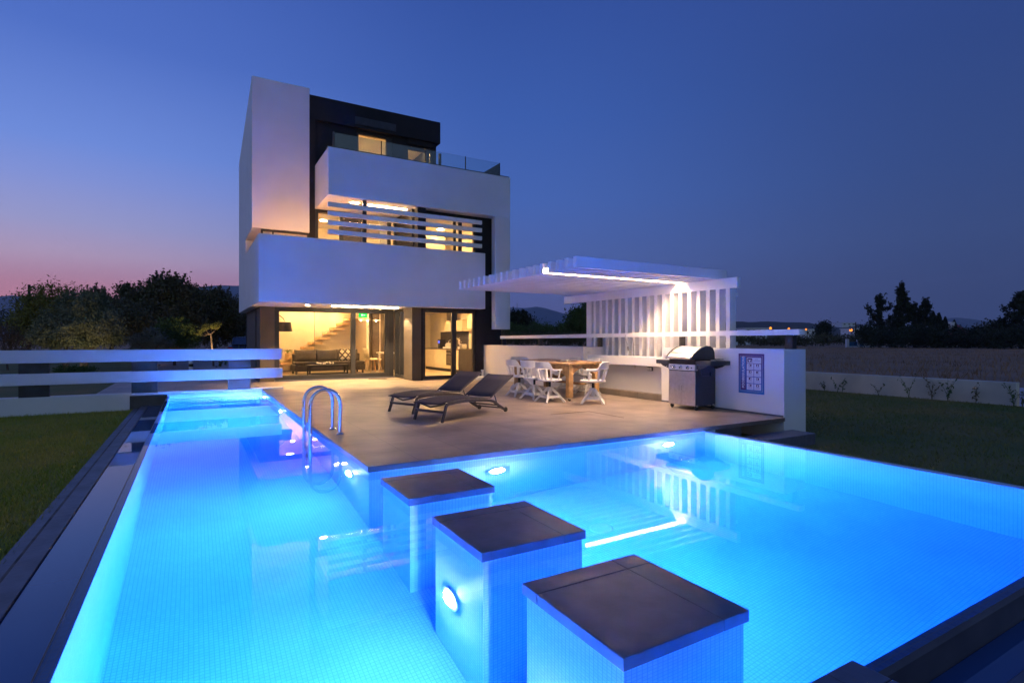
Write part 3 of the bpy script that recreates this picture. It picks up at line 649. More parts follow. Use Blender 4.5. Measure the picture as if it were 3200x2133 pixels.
# first-floor room details
MB().box(3.2, 3.75, 19.44, 19.49, 4.02, 4.10).build('wall_shelf', 'tread', ho)
M['wardrobe'] = mat('cream_wardrobe', (.70, .62, .46), .4, var=.03)
wd = thing('wardrobe', 'pale panelled wardrobe in the right-hand first-floor room', 'wardrobe', (6.6, 18.2, 2.62))
for k in range(3): MB().box(5.9+.62*k, 6.515+.62*k, 18.0, 18.5, 2.62, 4.85).build('door', 'wardrobe', wd, bevel=.006)
pc = thing('wall_picture', 'small dark picture leaning in the left first-floor room', 'picture', (3.55, 19.4, 4.1))
MB().box(3.45, 3.66, 19.40, 19.43, 4.10, 4.50).build('frame', 'frame', pc); MB().box(3.48, 3.63, 19.392, 19.399, 4.13, 4.47).build('print', 'shade', pc)

# ------------------------------------------------------------------ ground-floor rooms
stc = thing('staircase', 'open stair with thick oak treads rising to the right along the back wall', 'staircase', (2.4, 20.4, .09))
for k in range(11):
    x, z = 2.30+.252*k, .09+.172*(k+1)
    MB().box(x, x+.36, 19.95, 20.79, z-.085, z).build('tread', 'tread', stc, bevel=.004)
MB().bar((2.6, 20.72, .3), (4.9, 20.72, 1.87), .06, .10).build('stringer', 'ceil', stc)
bl = MB().box(3.63, 3.642, 19.9, 19.915, .2, 2.24)
bl.build('balustrade_edge', 'frame', stc)
sf = thing('sofa', 'long charcoal fabric sofa with loose back cushions in the living room', 'sofa', (3.9, 18.8, .09))
MB().box(2.75, 5.0, 18.35, 19.2, .19, .40).build('base', 'sofa', sf, bevel=.03)
MB().box(2.77, 4.98, 18.33, 19.0, .401, .49).build('seat', 'sofa', sf, bevel=.03)
MB().box(2.80, 5.0, 19.08, 19.24, .40, .74).build('backrest', 'sofa', sf, bevel=.03)
for x0, x1 in ((2.86, 3.52), (3.55, 4.19), (4.21, 4.9)):
    q = MB(); n = 7
    for i in range(n):
        for j in range(n):
            u, v = i/(n-1), j/(n-1); bul = .075*(1-(2*u-1)**4)*(1-(2*v-1)**4); sag = .03*(1-(2*u-1)**2)*v
            q.v.append((x0+(x1-x0)*u, 18.93-bul+.10*v, .47+.40*v-sag))
    for i in range(n):
        for j in range(n): q.v.append((q.v[i*n+j][0], q.v[i*n+j][1]+.10, q.v[i*n+j][2]))
    for i in range(n-1):
        for j in range(n-1):
            a = i*n+j; q.f.append((a, a+n, a+n+1, a+1)); q.f.append((n*n+a, n*n+a+1, n*n+a+n+1, n*n+a+n))
    for i in range(n-1):
        for (a, c) in ((i*n, (i+1)*n), (i*n+n-1, (i+1)*n+n-1), (i, i+1), ((n-1)*n+i, (n-1)*n+i+1)): q.f.append((a, c, c+n*n, a+n*n))
    q.build('cushion', 'sofa', sf, smooth=True)
for x in (2.82, 4.92):
    for y in (18.42, 19.12): MB().box(x-.025, x+.025, y-.025, y+.025, .09, .195).build('leg', 'rubber', sf)
def pattern_mat():
    m, nt, out = nmat('diamond_pattern_fabric'); geo = nt.nodes.new('ShaderNodeNewGeometry'); sp = nt.nodes.new('ShaderNodeSeparateXYZ'); L(nt, geo.outputs['Position'], sp.inputs[0])
    def mth(op, a, b=None, v=None):
        q = nt.nodes.new('ShaderNodeMath'); q.operation = op
        L(nt, a, q.inputs[0])
        if b is not None: L(nt, b, q.inputs[1])
        if v is not None: q.inputs[1].default_value = v
        return q.outputs[0]
    sm = mth('ADD', mth('PINGPONG', sp.outputs['X'], v=.10), mth('PINGPONG', sp.outputs['Z'], v=.115))
    cm = nt.nodes.new('ShaderNodeMath'); cm.operation = 'COMPARE'; L(nt, sm, cm.inputs[0]); cm.inputs[1].default_value = .107; cm.inputs[2].default_value = .034
    r = mth('SUBTRACT', mth('MULTIPLY', cm.outputs[0], v=-1.0), v=-1.0)
    mx = nt.nodes.new('ShaderNodeMix'); mx.data_type = 'RGBA'; mx.inputs['A'].default_value = (.06, .05, .045, 1); mx.inputs['B'].default_value = (.62, .55, .42, 1); L(nt, r, mx.inputs['Factor'])
    p = nt.nodes.new('ShaderNodeBsdfPrincipled'); p.inputs['Roughness'].default_value = .85; L(nt, mx.outputs['Result'], p.inputs['Base Color']); L(nt, p.outputs[0], out.inputs[0]); return m
M['diamond'] = pattern_mat()
pil = MB(); n = 8
for side in (-1, 1):
    for i in range(n):
        for j in range(n):
            u, v = 2*i/(n-1)-1, 2*j/(n-1)-1; t = .055*max(0, (1-u**4)*(1-v**4))**.5
            pil.v.append((4.40+.20*u*(1-.06*(1-v*v)), 18.70+side*t+.05*v, .70+.20*v*(1-.06*(1-u*u))))
for sgn, o_ in ((0, 0), (1, n*n)):
    for i in range(n-1):
        for j in range(n-1): a = o_+i*n+j; pil.f.append((a, a+n, a+n+1, a+1))
tag(pil.build('throw_pillow', 'diamond', None, smooth=True, loc=(4.4, 18.7, .49)), 'cream and brown diamond-patterned pillow on the sofa', 'pillow')
ct = thing('coffee_table', 'low black coffee table in front of the sofa', 'table', (3.65, 17.75, .09))
MB().box(3.02, 4.25, 17.5, 17.98, .37, .42).build('tabletop', 'iron', ct, bevel=.004)
MB().box(3.06, 4.2, 17.54, 17.94, .13, .16).build('shelf', 'iron', ct)
for x in (3.05, 4.18):
    for y in (17.53, 17.9): MB().box(x, x+.045, y, y+.045, .09, .37).build('leg', 'iron', ct)
dcr = MB()
for k in range(9): dcr.lathe([(.001, -.03), (.03, -.015), (.034, .01), (.02, .03), (.001, .034)], (3.32+.06*k+random.uniform(-.02, .02), 17.72+random.uniform(-.05, .05), .455+random.uniform(0, .03)), 7)
tag(dcr.build('shell_garland', 'cream', None, smooth=True, loc=(3.55, 17.72, .42)), 'cream garland of shells lying on the black coffee table', 'ornament')
fl_ = thing('floor_lamp', 'arched floor lamp with a wide charcoal drum shade', 'floor lamp', (1.98, 18.5, .09))
MB().lathe([(.15, .09), (.15, .115), (.02, .125)], (2.0, 18.75, 0), 20).build('base', 'iron', fl_, smooth=True)
MB().tube([(2.0, 18.75, .12), (2.0, 18.75, 1.6), (2.02, 18.7, 1.85), (2.15, 18.5, 1.98), (2.3, 18.3, 1.96), (2.40, 18.15, 1.86), (2.42, 18.1, 1.78)], .012, 8).build('stem', 'iron', fl_, smooth=True)
MB().lathe([(.215, 1.455), (.17, 1.745), (.165, 1.745), (.21, 1.455)], (2.43, 18.05, 0), 28).build('shade', 'shade', fl_, smooth=True)
M['leafin'] = mat('houseplant_leaf', (.16, .26, .05), .5, var=.2, vscale=12)
def spider_plant(c, lab, h=.34, seed=1):
    t = thing('potted_plant', lab, 'plant', c, 'plants on the bottom stair treads')
    MB().lathe([(.07, 0), (.095, .14), (.085, .14), (.08, .125), (.001, .12)], c, 18).build('pot', 'tread', t, smooth=True)
    r_ = random.Random(seed); q = MB()
    for k in range(46):
        a = r_.uniform(0, 6.28); ln = r_.uniform(.6, 1.1)*h; pts = []
        for i in range(6):
            u = i/5; pts.append((c[0]+math.cos(a)*ln*u*.75, c[1]+math.sin(a)*ln*u*.75, c[2]+.12+ln*(1.5*u-1.45*u*u)))
        sx, sy = -math.sin(a), math.cos(a)
        for i in range(5):
            w0, w1 = .014*(1-(i/5)**2), .014*(1-((i+1)/5)**2); p, r2 = pts[i], pts[i+1]
            q.add([(p[0]-sx*w0, p[1]-sy*w0, p[2]), (p[0]+sx*w0, p[1]+sy*w0, p[2]), (r2[0]+sx*w1, r2[1]+sy*w1, r2[2]), (r2[0]-sx*w1, r2[1]-sy*w1, r2[2])], [(0, 1, 2, 3)])
    q.build('foliage', 'leafin', t)
spider_plant((2.79, 20.1, .607), 'bushy spider plant on the higher of the two planted treads', .36, 1)
spider_plant((2.42, 20.05, .263), 'spider plant on the lowest tread beside the window frame', .36, 2)
ex = thing('exit_sign', 'small glowing green emergency exit sign high on the living-room wall', 'sign', (5.2, 19.28, 2.08))
M['green'] = glow('exit_green', (.0, .75, .10), 1.5)
MB().box(5.02, 5.30, 19.27, 19.31, 1.99, 2.15).build('panel', 'green', ex); MB().box(5.01, 5.31, 19.311, 19.335, 1.98, 2.25).build('case', 'white2', ex)
M['exw'] = glow('exit_white', (.7, 1, .75), 1.6); q = MB().add([(5.08, 19.268, 2.07), (5.14, 19.268, 2.12), (5.14, 19.268, 2.02)], [(0, 1, 2)]); q.box(5.14, 5.24, 19.266, 19.268, 2.055, 2.085); q.build('arrow', 'exw', ex)
dn = thing('partition', 'tall brown panelled room divider behind the dining corner', 'partition', (6.2, 19.7, .09))
MB().box(5.62, 6.5, 19.70, 19.8, .091, 2.248).build('panel', 'doorpanel', dn); MB().box(5.88, 5.905, 19.69, 19.699, .1, 2.2).build('edge_strip', 'cream', dn)
MB().box(5.30, 5.38, 19.30, 20.79, .091, 2.248).build('return_panel', 'cream', dn)
dt_ = thing('dining_table', 'white dining table behind the sliding glass door', 'table', (5.95, 18.5, .09))
MB().box(5.55, 6.5, 18.1, 19.0, .72, .76).build('tabletop', 'chairw', dt_, bevel=.006)
for x in (5.6, 6.4):
    for y in (18.15, 18.9): MB().box(x, x+.05, y, y+.05, .09, .72).build('leg', 'chairw', dt_)
def shell_chair(c, rz, lab):
    t = thing('dining_chair', lab, 'chair', (0, 0, 0), 'pale dining chairs indoors')
    MB().prism([(-.2, -.2), (.2, -.2), (.22, .2), (-.22, .2)], .43, .47).build('seat', 'wardrobe', t, bevel=.012)
    q = MB()
    for i in range(7):
        a = (i/6-.5)*1.1; q.v += [(.24*math.sin(a)*1.0, -.2-.05*math.cos(a)+.04, .45), (.23*math.sin(a), -.27-.05*math.cos(a)+.04, .82)]
    for i in range(6): q.f.append((2*i, 2*i+2, 2*i+3, 2*i+1))
    bk = q.build('backrest', 'wardrobe', t, smooth=True); so_ = bk.modifiers.new('thick', 'SOLIDIFY'); so_.thickness = .02
    for x, y in ((-.15, -.15), (.15, -.15), (-.15, .15), (.15, .15)): MB().tube([(x, y, .43), (x*1.5, y*1.5, .0)], [.014, .009], 8).build('leg', 'tread', t, smooth=True)
    t.location = c; t.rotation_euler = (0, 0, rz); return t
shell_chair((5.25, 18.35, .09), R(-75), 'dining chair with a curved cream shell nearest the sliding glass door')
shell_chair((5.35, 18.9, .09), R(-90), 'cream shell dining chair farther from the glass, half hidden by its neighbour')
M['pbulb'] = glow('pendant_bulb', (1, .78, .5), 25); M['pend'] = mat('white_pendant_enamel', (.8, .78, .72), .4, var=.02)
for x, y, lab in ((5.25, 19.0, 'flat white pendant lamp, middle of the row above the dining table'), (4.95, 18.75, 'flat white pendant lamp hanging beside the door mullion'), (5.55, 19.0, 'flat white pendant lamp farthest right over the dining table')):
    t = thing('pendant_lamp', lab, 'pendant lamp', (x, y, 2.25), 'flat white pendants over the dining table')
    MB().tube([(x, y, 2.25), (x, y, 1.90)], .004, 6).build('cord', 'iron', t)
    MB().lathe([(.02, 1.92), (.16, 1.882), (.155, 1.876), (.02, 1.89)], (x, y, 0), 24).build('shade', 'pend', t, smooth=True)
    MB().lathe([(.001, 1.835), (.018, 1.845), (.022, 1.865), (.012, 1.885)], (x, y, 0), 12).build('bulb', 'pbulb', t, smooth=True)
# kitchen
kt = thing('kitchen_units', 'cream kitchen base units with worktop, oven and hanging cupboards', 'kitchen', (7.95, 17.9, .09))
MB().box(7.62, 8.299, 16.55, 19.7, .20, .85).build('base_cabinet', 'wardrobe', kt, bevel=.004)
MB().box(7.68, 8.299, 16.6, 19.7, .091, .199).build('plinth', 'frame', kt)
MB().box(7.60, 8.299, 16.50, 19.72, .851, .885).build('worktop', 'doorpanel', kt, bevel=.003)
MB().box(7.60, 8.299, 16.51, 16.549, .091, .85).build('end_panel', 'gunmetal', kt)
ov = MB().box(7.605, 7.619, 17.02, 17.58, .32, .84).build('oven', 'iron', kt, bevel=.003)
MB().bar((7.585, 17.05, .73), (7.585, 17.56, .73), .02, .02).build('handle', 'steel', ov); MB().box(7.600, 7.6045, 17.1, 17.5, .38, .66).build('door_glass', 'doorpanel', ov)
MB().box(7.95, 8.299, 17.0, 18.44, 1.50, 1.89).build('wall_cupboard', 'wardrobe', kt, bevel=.004)
MB().box(7.95, 8.299, 15.7, 16.62, 1.56, 2.19).build('wall_cupboard', 'wardrobe', kt, bevel=.004)
MB().box(7.98, 8.2, 17.95, 18.4, 1.891, 2.19).build('hood_duct', 'gunmetal', kt)
MB().box(8.285, 8.299, 17.2, 19.7, .886, 1.499).build('splashback', 'gunmetal', kt)
MB().tube([(8.15, 18.2, .886), (8.15, 18.2, 1.12), (8.12, 18.2, 1.18), (8.05, 18.2, 1.20), (7.98, 18.2, 1.17), (7.96, 18.2, 1.10)], .011, 8).build('sink_tap', 'steel', kt, smooth=True)
fg = thing('refrigerator', 'tall shiny steel refrigerator at the back of the kitchen', 'refrigerator', (7.5, 19.6, .09))
MB().box(7.10, 7.58, 19.75, 20.3, .09, 1.98).build('body', 'steel', fg, bevel=.02); MB().box(7.11, 7.57, 19.70, 19.748, .70, 1.97).build('door', 'steel', fg, bevel=.02); MB().box(7.11, 7.57, 19.70, 19.748, .12, .69).build('door', 'doorpanel', fg, bevel=.01)
MB().bar((7.16, 19.67, .9), (7.16, 19.67, 1.7), .02, .03).build('handle', 'chrome', fg)
cf = thing('coffee_machine', 'black coffee machine with a small blue display on the worktop', 'coffee machine', (7.95, 18.75, .885))
MB().box(7.82, 8.05, 18.66, 18.86, .886, 1.22).build('body', 'iron', cf, bevel=.01); MB().box(7.815, 7.8195, 18.69, 18.80, 1.08, 1.16).build('display', glow('blue_display', (.08, .12, 1), 3), cf)
dk_ = thing('dish_rack', 'white dish rack with upright plates beside the kitchen tap', 'dish rack', (7.85, 17.95, .885))
MB().box(7.72, 8.0, 17.75, 18.15, .886, .945).build('tray', 'chairw', dk_, bevel=.006)
for k in range(4): MB().lathe([(.001, 0), (.085, .006), (.001, .012)], (7.85, 17.80+.08*k, 1.0), 18, 'y').build('plate', 'chairw', dk_, smooth=True)
to = thing('toaster', 'small steel toaster on the near end of the worktop', 'toaster', (7.85, 16.75, .885))
MB().box(7.78, 7.95, 16.62, 16.88, .888, 1.06).build('body', 'steel', to, bevel=.03); MB().box(7.84, 7.89, 16.66, 16.84, 1.058, 1.064).build('slot', 'iron', to)
fo_ = thing('potted_flower', 'pale flowers in a small white pot on the worktop', 'plant', (7.9, 17.15, .885))
MB().lathe([(.04, .886), (.055, .97), (.045, .97), (.001, .96)], (7.9, 17.15, 0), 14).build('pot', 'chairw', fo_, smooth=True)
q = MB()
for k in range(26):
    a = random.uniform(0, 6.28); r_ = random.uniform(.0, .09); z = random.uniform(1.0, 1.26)
    q.lathe([(.001, -.014), (.018, 0), (.001, .014)], (7.9+r_*math.cos(a), 17.15+r_*math.sin(a), z), 5)
q.build('blossom', 'cream', fo_)
# ------------------------------------------------------------------ loungers (local x along the bed from the foot, y across)
def interp(pts, s):
    for (a, za), (b_, zb) in zip(pts[:-1], pts[1:]):
        if a <= s <= b_: t = (s-a)/(b_-a); return za+(zb-za)*t
    return pts[-1][1]
def make_lounger(lab):
    t = thing('sun_lounger', lab, 'sun lounger', (0, 0, 0), 'grey sun loungers side by side on the terrace')
    H = .283
    for sg, nm in ((-1, 'side_frame'), (1, 'side_frame')):
        y = sg*H; f = MB()
        prof = [(.0, 0), (.05, .13), (.095, .248), (.14, .262), (.3, .272), (.5, .274), (.72, .265), (.95, .246), (1.12, .224), (1.22, .196), (1.36, .115), (1.50, .045)]
        for (a, b_) in zip(prof[:-1], prof[1:]):
            f.bar((a[0], y, a[1]), (b_[0], y, b_[1]), .026, .044)
        f.bar((.10, y, .292), (.62, y, .302), .018, .016); f.bar((.62, y, .302), (1.15, y, .268), .018, .016)
        f.bar((.35, y, .272), (.35, y, .30), .014, .014); f.bar((.85, y, .255), (.85, y, .288), .014, .014)
        f.build(nm, 'gunmetal', t, bevel=.004)
        MB().lathe([(.001, -.016), (.036, -.016), (.04, -.01), (.04, .01), (.036, .016), (.001, .016)], (1.535, y, .04), 18, 'y').build('wheel', 'rubber', t, smooth=True)
        MB().tube([(1.235, y, .30), (1.285, y, .185)], .008, 8).build('arm_strut', 'gunmetal', t, smooth=True)
    MB().bar((.03, -H, .15), (.03, H, .15), .03, .035).build('front_stretcher', 'gunmetal', t, bevel=.004)
    MB().tube([(.08, -H+.01, .272), (.06, -H*.7, .245), (.05, 0, .205), (.06, H*.7, .245), (.08, H-.01, .272)], .013, 8).build('foot_bow', 'gunmetal', t, smooth=True)
    rr = MB().tube([(1.30, -H, .135), (1.30, H, .135)], .012, 8); rr.tube([(1.44, -H, .075), (1.44, H, .075)], .012, 8)
    rr.build('rear_stretcher', 'gunmetal', t, smooth=True)
    def sling(name, prof, y0, thick=.006):
        q = MB(); ny = 7
        for s, z in prof:
            for j in range(ny):
                v = 2*j/(ny-1)-1; q.v.append((s, v*y0, z-.012*(1-v*v)))
        for i in range(len(prof)-1):
            for j in range(ny-1): a = i*ny+j; q.f.append((a, a+ny, a+ny+1, a+1))
        o = q.build(name, 'mesh', t, smooth=True); m = o.modifiers.new('thick', 'SOLIDIFY'); m.thickness = thick; return o
    sling('seat_sling', [(-.03, .272), (.06, .286), (.2, .302), (.4, .314), (.6, .316), (.8, .304), (1.0, .288), (1.14, .276)], H-.005)
    bkf = MB()
    for sg in (-1, 1): bkf.tube([(1.15, sg*(H-.012), .272), (1.45, sg*(H-.012), .428), (1.76, sg*(H-.012), .586)], .012, 8)
    bkf.tube([(1.76, -H+.012, .586), (1.76, H-.012, .586)], .012, 8)
    bkf.build('back_frame', 'gunmetal', t, smooth=True)
    sling('back_sling', [(1.16, .284), (1.3, .357), (1.45, .435), (1.6, .512), (1.77, .60)], H-.004)
    return t
l1 = make_lounger('grey sling sun lounger nearest the pool, its back raised')
l1.location = (2.98, 7.56, 0); l1.rotation_euler = (0, 0, R(23.7))
dup(l1, (2.935, 8.652, 0), R(23.7), 'grey sling sun lounger on the house side, behind the other one')

# parasol base
pb = thing('parasol_base', 'white plastic parasol base with an upright stub by the dark house wall', 'parasol base', (7.55, 14.85, 0))
MB().lathe([(.27, 0), (.28, .03), (.26, .085), (.2, .105), (.05, .115), (.001, .115)], (7.5, 14.6, 0), 28).build('foot', 'chairw', pb, smooth=True)
MB().lathe([(.035, .11), (.035, .27), (.05, .275), (.05, .30), (.001, .30)], (7.5, 14.6, 0), 16).build('tube', 'chairw', pb, smooth=True)

# ------------------------------------------------------------------ dining table
tb = thing('outdoor_table', 'oak outdoor table with arched bracing on castor legs under the pergola', 'table', (6.8, 9.7, 0))
Q = [(6.22, 8.50), (7.40, 8.92), (7.46, 11.05), (6.24, 10.78)]
MB().prism(Q, .708, .742).build('tabletop', 'wood', tb, bevel=.006)
legs = [(6.36, 8.66), (7.28, 8.99), (7.34, 10.92), (6.38, 10.68)]
for (x, y) in legs:
    lg = MB().box(x-.055, x+.055, y-.055, y+.055, .065, .706).build('leg', 'wood', tb, bevel=.006)
    MB().lathe([(.001, -.012), (.028, -.012), (.028, .012), (.001, .012)], (x, y, .028), 14, 'y').build('castor', 'rubber', lg, smooth=True)
    MB().box(x-.02, x+.02, y-.018, y+.018, .04, .0655).build('castor_fork', 'steel', lg)
def arch(p, q, zt=.705, drop=.20):
    m = MB(); p, q = Vector((*p, 0)), Vector((*q, 0)); d = q-p; nrm_ = Vector((-d.y, d.x, 0)).normalized()*.018; N = 14; top, bot = [], []
    for i in range(N+1):
        u = i/N; c = p+d*u
        zb = .705-.07-drop*abs(2*u-1)**2.2
        for sgn in (-1, 1): m.v.append((c.x+sgn*nrm_.x, c.y+sgn*nrm_.y, zt)); m.v.append((c.x+sgn*nrm_.x, c.y+sgn*nrm_.y, zb))
    for i in range(N):
        a = 4*i; b_ = a+4; m.f += [(a, b_, b_+1, a+1), (a+2, a+3, b_+3, b_+2), (a, a+2, b_+2, b_), (a+1, b_+1, b_+3, a+3)]
    m.f += [(0, 1, 3, 2), (4*N, 4*N+2, 4*N+3, 4*N+1)]; return m
for i, j in ((0, 1), (1, 2), (2, 3), (3, 0)): arch(legs[i], legs[j]).build('apron', 'wood', tb)
# the curved brace hanging between the long sides, as in a cradle
cb_ = MB()
for s0 in (0,):
    c0, c1 = Vector((6.38, 9.62, 0)), Vector((7.31, 9.92, 0)); N = 12
    for i in range(N):
        u, v = i/N, (i+1)/N
        z = lambda t: .69-.30*math.sin(math.pi*t)**.8
        a, b_ = c0+(c1-c0)*u, c0+(c1-c0)*v
        cb_.bar((a.x, a.y, z(u)), (b_.x, b_.y, z(v)), .10, .05)
cb_.build('curved_brace', 'wood', tb)
MB().bar((6.86, 8.85, .30), (6.87, 10.8, .30), .14, .035).build('shelf_rail', 'wood', tb, bevel=.004)
fb = MB().box(6.62, 6.95, 9.20, 9.50, .7425, .752)
pp = thing('menu_folder', 'dark folder with a tangle of light cord lying on the oak table', 'folder', (6.78, 9.35, .742))
fb.build('cover', 'iron', pp, bevel=.002)
MB().tube([(6.75+.11*math.cos(k*1.7)*(.5+.5*math.sin(k)), 9.32+.12*math.sin(k*1.3), .762+.012*math.sin(k*2.1)) for k in range(18)], .006, 6).build('cord', 'cream', pp, smooth=True)

# ------------------------------------------------------------------ captain's chairs (facing +x)
def make_chair(lab):
    t = thing('captains_chair', lab, 'chair', (0, 0, 0), 'white swivel captain chairs round the oak table')
    MB().lathe([(.001, .402), (.20, .402), (.235, .412), (.24, .425), (.235, .44), (.21, .443), (.1, .436), (.001, .434)], (0, 0, 0), 32).build('seat', 'chairw', t, smooth=True)
    # bow: low arms in front rising into a wide back rail
    q = MB(); N = 26
    for i in range(N+1):
        a = R(55+250*i/N); back = max(0, math.cos(a-math.pi)); r0 = .245+.03*back
        hgt = .028+.105*max(0, min(1, (back-.35)/.25)); zc = .625+.04*max(0, min(1, (back-.35)/.25)); th = .018 if back > .3 else .024
        for rr, z in ((r0-th/2, zc-.014), (r0+th/2, zc-.014), (r0+th/2+.02*back, zc-.014+hgt), (r0-th/2+.02*back, zc-.014+hgt)): q.v.append((rr*math.cos(a), rr*math.sin(a)*1.0, z))
    for i in range(N):
        for k in range(4): q.f.append((4*i+k, 4*i+(k+1) % 4, 4*i+4+(k+1) % 4, 4*i+4+k))
    q.f += [(3, 2, 1, 0), (4*N, 4*N+1, 4*N+2, 4*N+3)]
    q.build('bow_rail', 'chairw', t, bevel=.004)
    for a in (70, 118, 147, 168, 192, 213, 242, 290):
        ca, sa = math.cos(R(a)), math.sin(R(a)); back = max(0, -ca)
        MB().taper((.205*ca, .205*sa, .438), ((.245+.03*back)*ca, (.245+.03*back)*sa, .63), .034, .014, .040, .014, up=(ca, sa, 0)).build('slat', 'chairw', t)
    MB().lathe([(.022, .27), (.022, .402)], (0, 0, 0), 12).build('screw', 'iron', t, smooth=True)
    MB().tube([(.0, .0, .385), (.09, .05, .378), (.15, .07, .365)], .006, 6).build('height_lever', 'iron', t, smooth=True)
    MB().lathe([(.03, .12), (.045, .16), (.05, .22), (.045, .285), (.03, .29)], (0, 0, 0), 14).build('hub', 'chairw', t, smooth=True)
    for k in range(4):
        a = R(45+90*k); ca, sa = math.cos(a), math.sin(a)
        MB().taper((.04*ca, .04*sa, .265), (.30*ca, .30*sa, 0), .042, .05, .032, .036).build('leg', 'chairw', t, bevel=.003)
    for k in range(4):
        a, b_ = R(45+90*k), R(135+90*k); r0 = .205; z = .105
        MB().bar((r0*math.cos(a), r0*math.sin(a), z), (r0*math.cos(b_), r0*math.sin(b_), z), .022, .045).build('stretcher', 'chairw', t)
    return t
c1 = make_chair('white swivel chair at the table, nearest the pool of the three on the lounger side')
c1.location = (5.97, 8.77, 0)
dup(c1, (6.0, 9.37, 0), R(8), 'white swivel chair in the middle of the three on the lounger side')
dup(c1, (6.0, 9.98, 0), R(-4), 'white swivel chair nearest the house on the lounger side of the table')
dup(c1, (6.52, 8.13, 0), R(140), 'white swivel chair at the pool end of the table, turned away')
dup(c1, (6.95, 11.42, 0), R(-95), 'white swivel chair at the house end, mostly hidden behind the tabletop')
dup(c1, (7.56, 9.62, 0), R(176), 'white swivel chair on the counter side, seen under the pool end of the table')
dup(c1, (7.56, 10.35, 0), R(185), 'white swivel chair on the counter side, farther along behind the table')

# ------------------------------------------------------------------ gas grill (front faces -x)
gr_ = thing('gas_grill', 'steel gas barbecue on castors with closed hood and two side shelves', 'grill', (7.58, 6.7, 0))
G = lambda n, b_, m, p=gr_, **k: b_.build(n, m, p, **k)
G('cabinet', MB().box(7.345, 7.835, 6.432, 6.99, .085, .76), 'grilldark', bevel=.006)
for y0, y1, hy in ((6.408, 6.698, 6.672), (6.703, 6.998, 6.730)):
    d = G('door', MB().box(7.328, 7.345, y0, y1, .075, .655), 'steel', bevel=.004)
    MB().tube([(7.328, hy, .425), (7.300, hy, .41), (7.300, hy, .33), (7.328, hy, .315)], .006, 8).build('handle', 'chrome', d, smooth=True)
G('side_panel', MB().wall('y', 6.407, 6.431, 7.346, 7.835, .07, .76, [(7.50, 7.72, .575, .64)]), 'grilldark')
G('side_panel', MB().box(7.346, 7.835, 6.991, 7.0, .07, .76), 'grilldark')
cpn = G('control_panel', MB().prism([(7.315, .672), (7.335, .772), (7.40, .772), (7.40, .672)], 6.406, 7.0, 'y'), 'steel', bevel=.004)
for y in (6.865, 6.712, 6.557):
    k = MB().lathe([(.034, 0), (.036, -.008), (.024, -.012), (.022, -.034), (.017, -.038), (.001, -.038)], (7.328, y, .72), 20, 'x').build('knob', 'chrome', cpn, smooth=True)
    MB().box(7.287, 7.290, y-.004, y+.004, .705, .738).build('pointer', glow('knob_blue', (.05, .12, .8), .35) if k is None else 'grilldark', k)
MB().lathe([(.012, 0), (.012, -.012), (.001, -.013)], (7.330, 6.478, .72), 12, 'x').build('igniter', 'iron', cpn, smooth=True)
MB().lathe([(.010, 0), (.010, -.004), (.001, -.005)], (7.328, 6.945, .735), 12, 'x').build('badge', 'iron', cpn)
G('firebox', MB().box(7.335, 7.83, 6.41, 6.996, .773, .862), 'iron', bevel=.006)
hp = [(7.245, .866), (7.262, .905), (7.33, .965), (7.42, 1.025), (7.52, 1.068), (7.63, 1.09), (7.72, 1.083), (7.79, 1.045), (7.828, .97), (7.835, .866)]
G('hood', MB().prism(hp, 6.445, 6.965, 'y'), 'steel', bevel=.004)
for y0, y1 in ((6.405, 6.444), (6.966, 7.005)):
    e = [(7.25+.5*(p[0]-7.25)*0+(p[0]-7.25), p[1]) for p in hp]
    G('hood_end', MB().prism([(p[0]-.004, p[1]+.006 if p[1] > .87 else p[1]) for p in hp], y0, y1, 'y'), 'grilldark', bevel=.008)
G('hood_handle', MB().tube([(7.232, 6.43, .893), (7.232, 6.98, .893)], .013, 12), 'chrome', smooth=True)
rb = MB(); rb.bar((7.338, 6.45, .976), (7.338, 6.96, .976), .012, .012); G('hood_rib', rb, 'chrome')
G('thermometer', MB().lathe([(.03, 0), (.03, .012), (.001, .014)], (7.60, 6.66, 1.083), 18), 'steel', smooth=True)
for y0, y1, nm in ((7.008, 7.315, 'side_shelf'), (6.088, 6.404, 'side_shelf')):
    sh = G(nm, MB().box(7.335, 7.83, y0, y1, .768, .842), 'grilldark', bevel=.008)
    yo, yi = (y1, y0) if y0 > 7 else (y0, y1); sg = 1 if y0 > 7 else -1
    for x in (7.36, 7.79): MB().prism([(yi, .767), (yo-sg*.09, .767), (yo-sg*.14, .735), (yi+sg*.05, .70), (yi, .70)], x, x+.02, 'x').build('bracket', 'grilldark', sh)
    MB().lathe([(.012, -.004), (.012, 0), (.001, .001)], (7.358, yi+sg*.06, .725), 10, 'x').build('bolt', 'chrome', sh)
    if sg < 0:
        MB().box(7.42, 7.76, y0+.05, y1-.05, .8425, .846).build('burner_tray', 'iron', sh)
        MB().lathe([(.045, .846), (.04, .866), (.001, .868)], (7.59, .5*(y0+y1), 0), 18).build('burner', 'steel', sh, smooth=True)
        gt = MB()
        for yy in (y0+.08, y0+.16, y0+.24): gt.bar((7.43, yy, .868), (7.75, yy, .868), .008, .008)
        gt.build('grate', 'iron', sh)
    else:
        for x in (7.42, 7.55, 7.68): MB().tube([(x, y1-.01, .766), (x, y1+.004, .752), (x, y1-.004, .742)], .004, 6).build('hook', 'steel', sh, smooth=True)
for x, y in ((7.37, 6.955), (7.37, 6.415), (7.78, 6.415), (7.78, 6.955)):
    wl = G('castor', MB().lathe([(.001, -.015), (.032, -.015), (.036, -.008), (.036, .008), (.032, .015), (.001, .015)], (x, y, .036), 20, 'y'), 'rubber', smooth=True)
    MB().box(x-.016, x+.016, y-.022, y+.022, .058, .086).build('fork', 'steel', wl)
